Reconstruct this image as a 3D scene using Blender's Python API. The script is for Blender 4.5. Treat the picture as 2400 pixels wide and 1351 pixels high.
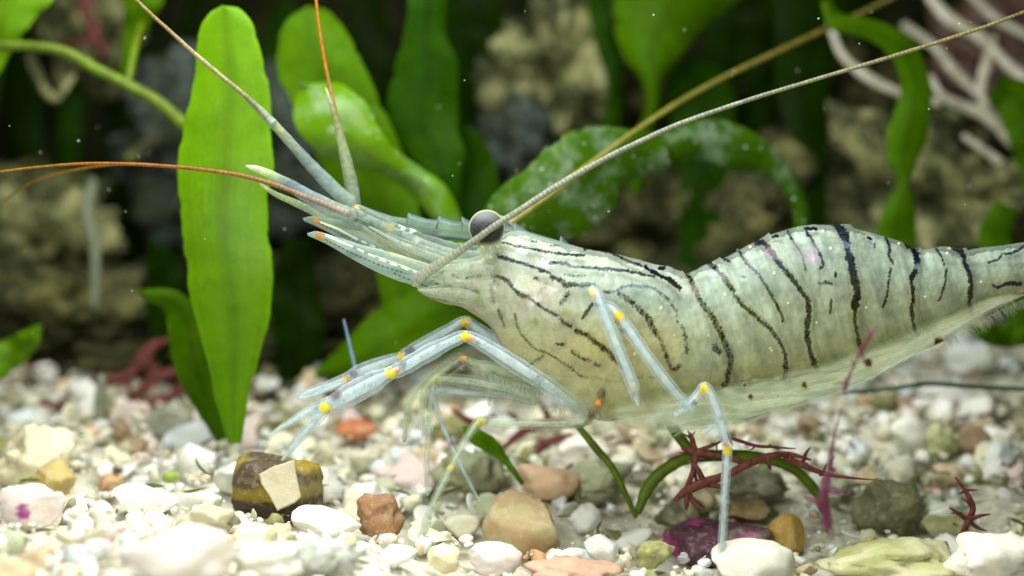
import bpy, bmesh, math, random
import numpy as np
from mathutils import Vector, Matrix, noise as mnoise

random.seed(7); rng = np.random.default_rng(7)
scene = bpy.context.scene
for o in list(bpy.data.objects): bpy.data.objects.remove(o)
C = scene.collection

# ---------------------------------------------------------------- camera
D = 40.0; PITCH = math.radians(8.0)
FWD = np.array([0, math.cos(PITCH), -math.sin(PITCH)])
UP = np.array([0, math.sin(PITCH), math.cos(PITCH)])
RIGHT = np.array([1.0, 0, 0])
CAM = -FWD * D
cd = bpy.data.cameras.new('camera'); cam = bpy.data.objects.new('camera', cd); C.objects.link(cam)
cam.location = CAM; cam.rotation_euler = (math.radians(90) - PITCH, 0, 0)
cd.sensor_width = 36; cd.lens = 36 * D / 24.0; cd.clip_start = 0.5; cd.clip_end = 500
cd.dof.use_dof = True; cd.dof.focus_distance = D - 0.7; cd.dof.aperture_fstop = 0.05
scene.camera = cam
scene.unit_settings.scale_length = 0.003

# ---------------------------------------------------------------- light
w = bpy.data.worlds.new('World'); scene.world = w; w.use_nodes = True
bg = w.node_tree.nodes['Background']; bg.inputs[0].default_value = (0.34, 0.42, 0.26, 1); bg.inputs[1].default_value = 0.12
def area(name, loc, target, size, power, col):
    l = bpy.data.lights.new(name, 'AREA'); l.shape = 'RECTANGLE'; l.size, l.size_y = size; l.energy = power; l.color = col
    o = bpy.data.objects.new(name, l); C.objects.link(o); o.location = loc
    o.rotation_euler = (Vector(target) - Vector(loc)).to_track_quat('-Z', 'Y').to_euler()
    return o
area('tank_lamp', (-2, -2.5, 13.5), (-1, -.5, -5), (26, 8), 7900, (0.98, 1.0, 0.94))
area('front_lamp', (-6, -17, 5.5), (1, 0, -1.0), (5, 4), 2250, (0.99, 1.0, 0.95))
scene.view_settings.view_transform = 'Standard'; scene.view_settings.look = 'None'
scene.view_settings.exposure = 0.16; scene.view_settings.gamma = 1.0
scene.render.engine = 'CYCLES'
scene.cycles.transparent_max_bounces = 24

# ---------------------------------------------------------------- helpers
def W(px, py, d=0.0):
    px = np.asarray(px, float); py = np.asarray(py, float); d = np.asarray(d, float)
    s = (D + d) / D
    xc = (px - 1200) / 100 * s; yc = -(py - 675.5) / 100 * s
    return CAM + xc[..., None] * RIGHT + yc[..., None] * UP + (D + d)[..., None] * FWD
def proj(P):
    R = P - CAM; z = R @ FWD
    return 1200 + (R @ RIGHT) / z * D * 100, 675.5 - (R @ UP) / z * D * 100, z - D
def S(r, g, b): # sRGB 0-255 -> linear
    f = lambda c: (c / 255 / 12.92) if c < 10 else ((c / 255 + .055) / 1.055) ** 2.4
    return np.array([f(r), f(g), f(b)])
def smooth(pts, n):
    """Catmull-Rom resample of an (k,m) array to n rows, even in parameter"""
    p = np.asarray(pts, float); k = len(p)
    if k == 2:
        t = np.linspace(0, 1, n)[:, None]; return p[0] * (1 - t) + p[1] * t
    q = np.vstack([2 * p[0] - p[1], p, 2 * p[-1] - p[-2]])
    seg = np.linalg.norm(np.diff(p[:, :2], axis=0), axis=1) + 1e-6
    s = np.concatenate([[0], np.cumsum(seg)]); u = np.linspace(0, s[-1], n)
    i = np.clip(np.searchsorted(s, u, side='right') - 1, 0, k - 2)
    t = ((u - s[i]) / seg[i])[:, None]
    a, b, c, e = q[i], q[i + 1], q[i + 2], q[i + 3]
    return 0.5 * (2 * b + (c - a) * t + (2 * a - 5 * b + 4 * c - e) * t * t + (3 * b - a - 3 * c + e) * t ** 3)
def hash2(ix, iy, seed=0):
    h = (ix.astype(np.int64) * 374761393 + iy.astype(np.int64) * 668265263 + seed * 982451653) & 0x7fffffff
    h = ((h ^ (h >> 13)) * 1274126177) & 0x7fffffff
    return ((h ^ (h >> 16)) & 0xffff) / 65535.0
def vn(x, y, seed=0):
    ix = np.floor(x); iy = np.floor(y); fx = x - ix; fy = y - iy
    fx = fx * fx * (3 - 2 * fx); fy = fy * fy * (3 - 2 * fy)
    a = hash2(ix, iy, seed); b = hash2(ix + 1, iy, seed); c = hash2(ix, iy + 1, seed); e = hash2(ix + 1, iy + 1, seed)
    return (a * (1 - fx) + b * fx) * (1 - fy) + (c * (1 - fx) + e * fx) * fy
def ss(a, b, x):
    t = np.clip((x - a) / (b - a), 0, 1); return t * t * (3 - 2 * t)

def tag(o, label=None, cat=None, group=None, kind=None):
    if label: o['label'] = label
    if cat: o['category'] = cat
    if group: o['group'] = group
    if kind: o['kind'] = kind
    return o
def mk(name, V, F, mat, parent=None, col=None, opa=None, smoothf=True):
    me = bpy.data.meshes.new(name)
    V = np.asarray(V, np.float32)
    if isinstance(F, np.ndarray):
        nf, k = F.shape
        me.vertices.add(len(V)); me.vertices.foreach_set('co', V.ravel())
        me.loops.add(nf * k); me.loops.foreach_set('vertex_index', F.astype(np.int32).ravel())
        me.polygons.add(nf); me.polygons.foreach_set('loop_start', np.arange(0, nf * k, k, dtype=np.int32))
        me.update(calc_edges=True); me.validate()
    else:
        me.from_pydata([tuple(v) for v in V.tolist()], [], F); me.update()
    if smoothf: me.polygons.foreach_set('use_smooth', [True] * len(me.polygons))
    if col is not None:
        a = me.attributes.new('Col', 'FLOAT_COLOR', 'POINT')
        cc = np.ones((len(V), 4), np.float32); cc[:, :3] = col
        a.data.foreach_set('color', cc.ravel())
    if opa is not None:
        a = me.attributes.new('Opa', 'FLOAT', 'POINT')
        a.data.foreach_set('value', np.broadcast_to(np.asarray(opa, np.float32), (len(V),)).copy())
    me.materials.append(mat)
    o = bpy.data.objects.new(name, me); C.objects.link(o)
    if parent is not None: o.parent = parent
    return o
def empty(name, loc, label=None, cat=None, group=None):
    o = bpy.data.objects.new(name, None); C.objects.link(o); o.location = loc; o.empty_display_size = .3
    tag(o, label, cat, group); return o
def attach(o, parent):
    """parent keeping world coordinates of mesh data (parent at non-zero location)"""
    o.parent = parent; o.matrix_parent_inverse = Matrix.Translation(parent.location).inverted(); return o
def origin_to(o, p):
    p = Vector(p); o.data.transform(Matrix.Translation(-p)); o.location = p; return o

def gridF(nu, nv, wrap=True):
    i = np.arange(nu - 1)[:, None]; m = nv if wrap else nv - 1; j = np.arange(m)[None, :]; j2 = (j + 1) % nv
    return np.stack([i * nv + j, i * nv + j2, (i + 1) * nv + j2, (i + 1) * nv + j], -1).reshape(-1, 4)

def loft(T, B, thick, nu, nv, expo=1.0, d=0.0):
    """elliptical loft between two edge polylines in image-plane px. T,B (k,2); thick (k,) half depth in units; d (k,) centre depth"""
    k = len(T); T = np.asarray(T, float); B = np.asarray(B, float)
    th = np.broadcast_to(np.asarray(thick, float), (k,)); dd = np.broadcast_to(np.asarray(d, float), (k,))
    M = np.hstack([(T + B) / 2, T, B, th[:, None], dd[:, None]])
    M = smooth(M, nu); T = M[:, 2:4]; B = M[:, 4:6]; th = np.maximum(M[:, 6], 0.0); dd = M[:, 7]
    ph = np.linspace(0, 2 * np.pi, nv, endpoint=False)
    c = np.cos(ph); s = np.sin(ph)
    s2 = np.sign(s) * np.abs(s) ** expo
    mid = (T + B) / 2; hv = (T - B) / 2
    px = mid[:, 0:1] + hv[:, 0:1] * c; py = mid[:, 1:2] + hv[:, 1:2] * c
    dep = dd[:, None] - th[:, None] * s2
    U = np.repeat(np.linspace(0, 1, nu)[:, None], nv, 1); PH = np.repeat(ph[None], nu, 0)
    return px, py, dep, U, PH
def tube(pts, nu=None, nv=12, flat=1.0):
    """pts rows (px,py,d,halfwidth_px) -> swept tube, round ends. flat = depth/width ratio"""
    p = np.asarray(pts, float)
    L = np.linalg.norm(np.diff(p[:, :2], axis=0), axis=1).sum()
    if nu is None: nu = int(max(8, min(400, L / 4)))
    m = smooth(p, nu); m[:, 3] = np.maximum(m[:, 3] * (1 + .10 * (vn(np.arange(nu) / nu * L / 14, np.zeros(nu) + p[0, 0], 7) - .5)), 0.4)
    P = W(m[:, 0], m[:, 1], m[:, 2]); r = m[:, 3] / 100 * (D + m[:, 2]) / D
    # rounded ends
    t = np.gradient(P, axis=0); t /= np.linalg.norm(t, axis=1)[:, None]
    P = np.vstack([P[0] - t[0] * r[0] * .75, P[0] - t[0] * r[0] * .5, P, P[-1] + t[-1] * r[-1] * .5, P[-1] + t[-1] * r[-1] * .75])
    r = np.concatenate([[r[0] * .05, r[0] * .75], r, [r[-1] * .75, r[-1] * .05]]); t = np.vstack([t[0], t[0], t, t[-1], t[-1]])
    side = np.cross(t, FWD); side /= (np.linalg.norm(side, axis=1)[:, None] + 1e-9)
    nrm = np.cross(side, t)
    ph = np.linspace(0, 2 * np.pi, nv, endpoint=False)
    V = P[:, None] + r[:, None, None] * (np.cos(ph)[None, :, None] * side[:, None] + flat * np.sin(ph)[None, :, None] * nrm[:, None])
    n = len(P)
    U = np.repeat(np.linspace(0, 1, n), nv)
    return V.reshape(-1, 3), gridF(n, nv), U, np.tile(ph, n)

# ---------------------------------------------------------------- materials
def new_mat(name):
    m = bpy.data.materials.new(name); m.use_nodes = True; nt = m.node_tree; nt.nodes.clear()
    out = nt.nodes.new('ShaderNodeOutputMaterial'); return m, nt, out
class NT:
    def __init__(s, nt): s.nt = nt
    def n(s, t, **kw):
        nd = s.nt.nodes.new(t)
        for k, v in kw.items():
            if k.startswith('i_'):
                key = k[2:]; key = int(key) if key.isdigit() else key.replace('_', ' ')
                sock = nd.inputs[key]
                if hasattr(v, 'bl_rna') or isinstance(v, bpy.types.NodeSocket): s.nt.links.new(v, sock)
                else: sock.default_value = v
            else: setattr(nd, k, v)
        return nd
    def mix(s, f, a, b, bt='MIX'):
        nd = s.nt.nodes.new('ShaderNodeMix'); nd.data_type = 'RGBA'; nd.blend_type = bt
        for k, v in ((0, f), (6, a), (7, b)):
            if isinstance(v, bpy.types.NodeSocket): s.nt.links.new(v, nd.inputs[k])
            else: nd.inputs[k].default_value = (tuple(v) + (1,))[:4] if k else v
        return nd.outputs[2]
    def math(s, op, a, b=0.0, c=0.0):
        nd = s.nt.nodes.new('ShaderNodeMath'); nd.operation = op
        for k, v in enumerate((a, b, c)):
            if isinstance(v, bpy.types.NodeSocket): s.nt.links.new(v, nd.inputs[k])
            else: nd.inputs[k].default_value = v
        return nd.outputs[0]
    def ramp(s, f, stops):
        nd = s.nt.nodes.new('ShaderNodeValToRGB'); s.nt.links.new(f, nd.inputs[0]); e = nd.color_ramp.elements
        while len(e) < len(stops): e.new(0.5)
        for el, (p, c) in zip(e, stops): el.position = p; el.color = (tuple(c) + (1,))[:4] if not np.isscalar(c) else (c, c, c, 1)
        return nd.outputs[0]
    def noise(s, vec, scale, det=4, rough=.55, dist=0.0):
        return s.n('ShaderNodeTexNoise', i_Vector=vec, i_Scale=scale, i_Detail=det, i_Roughness=rough, i_Distortion=dist).outputs['Fac']

def shell_material(name, rough=.28, speck=True, film=False, ssw=.25, rimk=.45):
    m, nt, out = new_mat(name); N = NT(nt)
    col = N.n('ShaderNodeAttribute', attribute_name='Col').outputs['Color']
    opa = N.n('ShaderNodeAttribute', attribute_name='Opa').outputs['Fac']
    pos = N.n('ShaderNodeTexCoord').outputs['Object']
    n1 = N.noise(pos, 2.2, 4, .6)
    col2 = N.mix(N.math('MULTIPLY', N.ramp(n1, [(.4, 0.0), (.7, 1.0)]), .3), col, (1, 1, .92), 'OVERLAY')
    col2 = N.mix(N.math('MULTIPLY', N.ramp(N.noise(pos, 9.0, 4, .7), [(.42, 0.0), (.62, 1.0)]), .12), col2, (.25, .24, .16), 'MULTIPLY')
    if speck:
        vo = N.n('ShaderNodeTexVoronoi', i_Vector=pos, i_Scale=9.0, i_Randomness=1.0)
        vd = vo.outputs['Distance']
        rnd = N.n('ShaderNodeSeparateColor', i_Color=vo.outputs['Color']).outputs[0]
        rad = N.math('MULTIPLY', rnd, .17)
        dot = N.math('LESS_THAN', vd, rad)
        dot = N.math('MULTIPLY', dot, .75)
        col2 = N.mix(dot, col2, (.03, .03, .025))
    fine = N.noise(pos, 14, 3, .6)
    bmp = N.n('ShaderNodeBump', i_Strength=.12, i_Distance=.03, i_Height=fine)
    p = N.n('ShaderNodeBsdfPrincipled', i_Roughness=rough, i_Normal=bmp.outputs[0], i_IOR=1.3)
    nt.links.new(col2, p.inputs['Base Color'])
    p.inputs['Subsurface Weight'].default_value = ssw; p.inputs['Subsurface Radius'].default_value = (.5, .45, .35); p.inputs['Subsurface Scale'].default_value = .5
    if film:
        nf = N.noise(pos, .9, 2, .5)
        nt.links.new(N.math('MULTIPLY_ADD', nf, 300.0, 250.0), p.inputs['Thin Film Thickness']); p.inputs['Thin Film IOR'].default_value = 1.22
        p.inputs['Coat Weight'].default_value = .5; p.inputs['Coat Roughness'].default_value = .12; p.inputs['Coat IOR'].default_value = 1.45
    tl = N.n('ShaderNodeBsdfTranslucent'); nt.links.new(col2, tl.inputs[0])
    mx0 = N.n('ShaderNodeMixShader', i_0=.25); nt.links.new(p.outputs[0], mx0.inputs[1]); nt.links.new(tl.outputs[0], mx0.inputs[2])
    tr = N.n('ShaderNodeBsdfTransparent')
    tr.inputs[0].default_value = (.94, .97, .95, 1)
    lw = N.n('ShaderNodeLayerWeight', i_Blend=.35).outputs['Facing']
    rim = N.math('MULTIPLY', N.math('POWER', lw, 2.0), rimk)
    f = N.math('MINIMUM', N.math('ADD', opa, rim), 1.0)
    mx = N.n('ShaderNodeMixShader', i_0=f); nt.links.new(tr.outputs[0], mx.inputs[1]); nt.links.new(mx0.outputs[0], mx.inputs[2])
    nt.links.new(mx.outputs[0], out.inputs[0])
    return m
M_body = shell_material('prawn_shell', film=True, ssw=.1, rimk=.5)
M_flesh = shell_material('prawn_flesh', speck=False, rough=.7, ssw=.7, rimk=0.0)
M_limb = shell_material('prawn_limb', speck=False, rough=.3, ssw=.0, rimk=.55)
M_fin = shell_material('prawn_fin', speck=False, rough=.6, ssw=.0, rimk=0.0)
M_blade = shell_material('prawn_blade', speck=False, rough=.25, ssw=.0, rimk=.1)
M_feel = shell_material('prawn_feeler', speck=False, rough=.4, ssw=.0)

def leaf_material(name, c1, c2, gloss=.35, spots=0.0, spotcol=(.6, .7, .6)):
    m, nt, out = new_mat(name); N = NT(nt)
    pos = N.n('ShaderNodeTexCoord').outputs['Object']
    uv = N.n('ShaderNodeAttribute', attribute_name='Col').outputs['Color']
    sp = N.n('ShaderNodeSeparateColor', i_Color=uv)
    n1 = N.noise(pos, .8, 5, .6)
    base = N.mix(N.ramp(n1, [(.3, 0.0), (.7, 1.0)]), c1, c2)
    # darker vein bundle along the middle, pale margin
    mid = N.ramp(N.math('ABSOLUTE', N.math('SUBTRACT', sp.outputs[1], .5)), [(0.0, .72), (.14, .95), (.42, 1.0), (.5, 1.2)])
    base = N.mix(1.0, base, mid, 'MULTIPLY')
    st = N.n('ShaderNodeCombineXYZ', i_X=N.math('MULTIPLY', sp.outputs[0], 3.0), i_Y=N.math('MULTIPLY', sp.outputs[1], 28.0)).outputs[0]
    vein = N.noise(st, 1.0, 3, .5)
    base = N.mix(1.0, base, N.ramp(vein, [(.3, .92), (.7, 1.06)]), 'MULTIPLY')
    cells = N.noise(pos, 26, 2, .6)
    base = N.mix(1.0, base, N.ramp(cells, [(.3, .9), (.7, 1.1)]), 'MULTIPLY')
    if spots > 0:
        n2 = N.noise(pos, 1.3, 4, .6)
        base = N.mix(N.math('MULTIPLY', N.ramp(n2, [(.48, 0.0), (.72, .6)]), spots), base, spotcol)
        for sc_, th_ in ((2.1, .13), (4.5, .2)):
            vo = N.n('ShaderNodeTexVoronoi', i_Vector=pos, i_Scale=sc_); rr = N.n('ShaderNodeSeparateColor', i_Color=vo.outputs['Color']).outputs[0]
            base = N.mix(N.math('MULTIPLY', N.math('LESS_THAN', vo.outputs['Distance'], N.math('MULTIPLY', N.math('SUBTRACT', rr, .45), th_ * 1.8)), spots), base, (.75, .85, .75))
            base = N.mix(N.math('MULTIPLY', N.math('LESS_THAN', vo.outputs['Distance'], N.math('MULTIPLY', N.math('SUBTRACT', .12, rr), th_ * 6)), spots), base, (.20, .02, .01))
    silt = N.n('ShaderNodeTexVoronoi', i_Vector=pos, i_Scale=4.0); sr = N.n('ShaderNodeSeparateColor', i_Color=silt.outputs['Color']).outputs[1]
    base = N.mix(N.math('MULTIPLY', N.math('LESS_THAN', silt.outputs['Distance'], N.math('MULTIPLY', N.math('SUBTRACT', sr, .72), .32)), .45), base, (.45, .55, .10))
    base = N.mix(N.math('MULTIPLY', N.ramp(N.noise(pos, 1.7, 6, .7), [(.52, 0.0), (.75, 1.0)]), .45), base, tuple(x * .55 for x in c1))
    bmp = N.n('ShaderNodeBump', i_Strength=.35, i_Distance=.05, i_Height=N.math('ADD', vein, N.math('MULTIPLY', n1, 1.2)))
    p = N.n('ShaderNodeBsdfPrincipled', i_Roughness=gloss, i_Normal=bmp.outputs[0], i_IOR=(1.5 if gloss < .3 else 1.28 if c1[1] > .25 else 1.12)); nt.links.new(base, p.inputs['Base Color'])
    tl = N.n('ShaderNodeBsdfTranslucent'); nt.links.new(base, tl.inputs[0])
    mx = N.n('ShaderNodeMixShader', i_0=.5); nt.links.new(p.outputs[0], mx.inputs[1]); nt.links.new(tl.outputs[0], mx.inputs[2])
    nt.links.new(mx.outputs[0], out.inputs[0]); return m
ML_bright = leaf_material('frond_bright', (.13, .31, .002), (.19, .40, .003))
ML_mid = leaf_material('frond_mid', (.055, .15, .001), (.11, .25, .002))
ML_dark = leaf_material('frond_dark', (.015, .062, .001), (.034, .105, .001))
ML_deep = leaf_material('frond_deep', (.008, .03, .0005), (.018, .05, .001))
ML_crust = leaf_material('frond_crusted', (.03, .10, .002), (.08, .18, .004), spots=.6)
ML_gloss = leaf_material('frond_glossy', (.12, .28, .003), (.19, .38, .008), gloss=.2, spots=.5, spotcol=(.40, .55, .42))  # pale spots put the frond's whitish reflections into its colour

def stone_material(name, attr=True, stops=None, scale=1.0, gloss=.6, pits=.5):
    m, nt, out = new_mat(name); N = NT(nt)
    pos = N.n('ShaderNodeTexCoord').outputs['Object']
    n1 = N.noise(pos, 1.6 * scale, 6, .62); n2 = N.noise(pos, 7 * scale, 5, .65); n3 = N.noise(pos, 30 * scale, 3, .6)
    if attr:
        base = N.n('ShaderNodeAttribute', attribute_name='Col').outputs['Color']
        base = N.mix(N.ramp(n1, [(.50, 0.0), (.68, .26)]), base, (.58, .56, .34))
        base = N.mix(N.ramp(n2, [(.52, 0.0), (.72, .22)]), base, (.80, .78, .66))
        base = N.mix(N.ramp(n3, [(.60, 0.0), (.76, .3)]), base, (.20, .19, .11))
    else:
        base = N.ramp(n1, stops)
        base = N.mix(N.ramp(n2, [(.50, 0.0), (.70, .7)]), base, stops[-1][1])
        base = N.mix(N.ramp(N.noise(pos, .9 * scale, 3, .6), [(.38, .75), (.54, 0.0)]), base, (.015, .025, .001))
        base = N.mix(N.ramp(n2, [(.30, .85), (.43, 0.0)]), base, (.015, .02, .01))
        base = N.mix(N.ramp(n3, [(.5, 0.0), (.72, .4)]), base, (.12, .10, .04))
    h = N.math('ADD', N.math('MULTIPLY', n2, .6), N.math('MULTIPLY', n3, .35))
    bmp = N.n('ShaderNodeBump', i_Strength=pits, i_Distance=.09 / scale, i_Height=h)
    p = N.n('ShaderNodeBsdfPrincipled', i_Roughness=gloss, i_Normal=bmp.outputs[0]); nt.links.new(base, p.inputs['Base Color'])
    p.inputs['Specular IOR Level'].default_value = .3
    nt.links.new(p.outputs[0], out.inputs[0]); return m
M_peb = stone_material('pebble_stone')
M_rock_pale = stone_material('reef_pale', False, [(.34, (.006, .012, .003)), (.46, (.06, .075, .02)), (.56, (.28, .29, .10)), (.74, (.66, .64, .36))], .6, pits=1)
M_rock_brown = stone_material('reef_brown', False, [(.3, (.004, .007, .002)), (.5, (.03, .035, .008)), (.60, (.13, .13, .035)), (.78, (.36, .33, .14))], .6, pits=1)
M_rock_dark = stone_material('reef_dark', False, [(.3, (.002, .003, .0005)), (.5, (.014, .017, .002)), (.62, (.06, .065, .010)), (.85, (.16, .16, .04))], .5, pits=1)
M_rock_grey = stone_material('reef_grey', False, [(.3, (.006, .012, .010)), (.5, (.025, .04, .038)), (.68, (.08, .115, .11)), (.9, (.26, .30, .24))], .6, pits=1)
def simple(name, c, rough=.5, var=.3, scale=3.0, trans=0.0, c2=None):
    m, nt, out = new_mat(name); N = NT(nt)
    pos = N.n('ShaderNodeTexCoord').outputs['Object']
    n1 = N.noise(pos, scale, 5, .6)
    base = N.mix(N.ramp(n1, [(.35, 0.0), (.65, 1.0)]), c, c2 if c2 else tuple(x * (1 - var) for x in c))
    bmp = N.n('ShaderNodeBump', i_Strength=.4, i_Distance=.05, i_Height=N.noise(pos, scale * 5, 3, .6))
    p = N.n('ShaderNodeBsdfPrincipled', i_Roughness=rough, i_Normal=bmp.outputs[0]); nt.links.new(base, p.inputs['Base Color'])
    if trans:
        tl = N.n('ShaderNodeBsdfTranslucent'); nt.links.new(base, tl.inputs[0])
        mx = N.n('ShaderNodeMixShader', i_0=trans); nt.links.new(p.outputs[0], mx.inputs[1]); nt.links.new(tl.outputs[0], mx.inputs[2])
        nt.links.new(mx.outputs[0], out.inputs[0])
    else: nt.links.new(p.outputs[0], out.inputs[0])
    return m
M_red = simple('red_alga', (.34, .10, .08), c2=(.17, .04, .035), trans=.5, scale=6)
M_purple_ = simple('purple_alga', (.30, .06, .20), c2=(.2, .05, .07), trans=.4)
M_purple = M_purple_; _nt = M_purple.node_tree; _o = [n for n in _nt.nodes if n.type == 'OUTPUT_MATERIAL'][0]; _s = _o.inputs[0].links[0].from_socket
_t = _nt.nodes.new('ShaderNodeBsdfTransparent'); _m = _nt.nodes.new('ShaderNodeMixShader'); _m.inputs[0].default_value = .6; _nt.links.new(_t.outputs[0], _m.inputs[1]); _nt.links.new(_s, _m.inputs[2]); _nt.links.new(_m.outputs[0], _o.inputs[0])
M_coral = simple('branch_coral', (.72, .70, .58), c2=(.42, .38, .26), rough=.7)
M_stem = simple('green_stem', (.17, .28, .002), c2=(.10, .15, .002), trans=.4)
M_teal = simple('teal_runner', (.01, .08, .05), c2=(.03, .05, .02))
M_tube = simple('worm_tube', (.24, .26, .17), c2=(.14, .17, .10), rough=.7)
M_sand = simple('sand', (.74, .72, .60), c2=(.55, .53, .42), rough=.9, scale=6)
M_blue = simple('hydroid', (.2, .35, .5), c2=(.3, .45, .55), trans=.4)

# ---------------------------------------------------------------- the seabed
def gz(x, y):
    x = np.asarray(x, float); y = np.asarray(y, float)
    t = ss(-9, 5, x)
    base = -5.35 * (1 - t) + -6.35 * t
    slope = np.where(y > 0, .095 * (1 - t) + .30 * t, -.0)
    z = base + slope * 15 * (1 - np.exp(-np.clip(y, 0, 60) / 15)) * 1.15
    z += .75 * np.exp(-((x + 8.0) / 4.5) ** 2 - ((y + 5) / 3.2) ** 2)
    z += .22 * np.sin(x * .9 + 1.3) * np.sin(y * .7 + .4)
    z += np.clip(y - 24, 0, 40) * .25
    return z
nx, ny = 260, 220
xs = np.linspace(-60, 60, nx); ys = np.linspace(-34, 70, ny)
X, Y = np.meshgrid(xs, ys, indexing='ij')
Z = gz(X, Y) - .35 + .15 * vn(X * 1.5, Y * 1.5)
seabed = mk('seabed', np.stack([X, Y, Z], -1).reshape(-1, 3), gridF(nx, ny, False)[:, ::-1], M_sand)
tag(seabed, 'pale shell sand under the gravel', None, None, 'structure')

def ground_hit(px, py, lift=0.0):
    """where the ray through a pixel meets the gravel"""
    d = -12.0
    for _ in range(400):
        P = W(px, py, d)
        if P[2] <= gz(P[0], P[1]) + lift: break
        d += .1
    return d, P

# pebble prototypes -------------------------------------------------
def ico(sub):
    bm = bmesh.new(); bmesh.ops.create_icosphere(bm, subdivisions=sub, radius=1.0)
    V = np.array([v.co[:] for v in bm.verts]); F = np.array([[v.index for v in f.verts] for f in bm.faces]); bm.free(); return V, F
def shape(sub, kind, seed):
    V, F = ico(sub); r = random.Random(seed); off = Vector((r.uniform(0, 90), r.uniform(0, 90), r.uniform(0, 90)))
    if kind == 'block':
        V = V / (np.abs(V) ** 5).sum(1, keepdims=True) ** .2; facets, rough, sc = 3, .07, (1, .8, .7)
    elif kind == 'round': facets, rough, sc = 5, .10, (1, .85, .7)
    elif kind == 'angular': facets, rough, sc = 18, .16, (1, .8, .65)
    elif kind == 'flat': facets, rough, sc = 9, .05, (1, .75, .2)
    else: facets, rough, sc = 8, .34, (1, .85, .7)      # crusty
    V = V.copy()
    for _ in range(facets):
        n = np.array([r.gauss(0, 1) for _ in range(3)]); n /= np.linalg.norm(n); c = r.uniform(.55, .85)
        dd = V @ n; over = np.maximum(dd - c, 0); V -= (over * .92)[:, None] * n
    for i, v in enumerate(V):
        q = Vector(v)
        k = 1 + rough * (mnoise.fractal(q * 1.6 + off, 1.0, 2.0, 4) * 1.1 + .35 * mnoise.noise(q * 6 + off))
        V[i] = v * k
    return V * np.array(sc), F
def rotm(r):
    q = np.array([r.gauss(0, 1) for _ in range(4)]); q /= np.linalg.norm(q); a, b, c, d_ = q
    return np.array([[1 - 2 * (c * c + d_ * d_), 2 * (b * c - a * d_), 2 * (b * d_ + a * c)], [2 * (b * c + a * d_), 1 - 2 * (b * b + d_ * d_), 2 * (c * d_ - a * b)], [2 * (b * d_ - a * c), 2 * (c * d_ + a * b), 1 - 2 * (b * b + c * c)]])

PAL = dict(white=(.84, .84, .78), cream=(.74, .71, .53), ggrey=(.50, .53, .36), tan=(.60, .48, .30), grey=(.58, .60, .56),
           pink=(.74, .60, .56), orange=(.60, .36, .18), olive=(.22, .22, .08), bwhite=(.72, .80, .82), brown=(.30, .20, .11))
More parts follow.
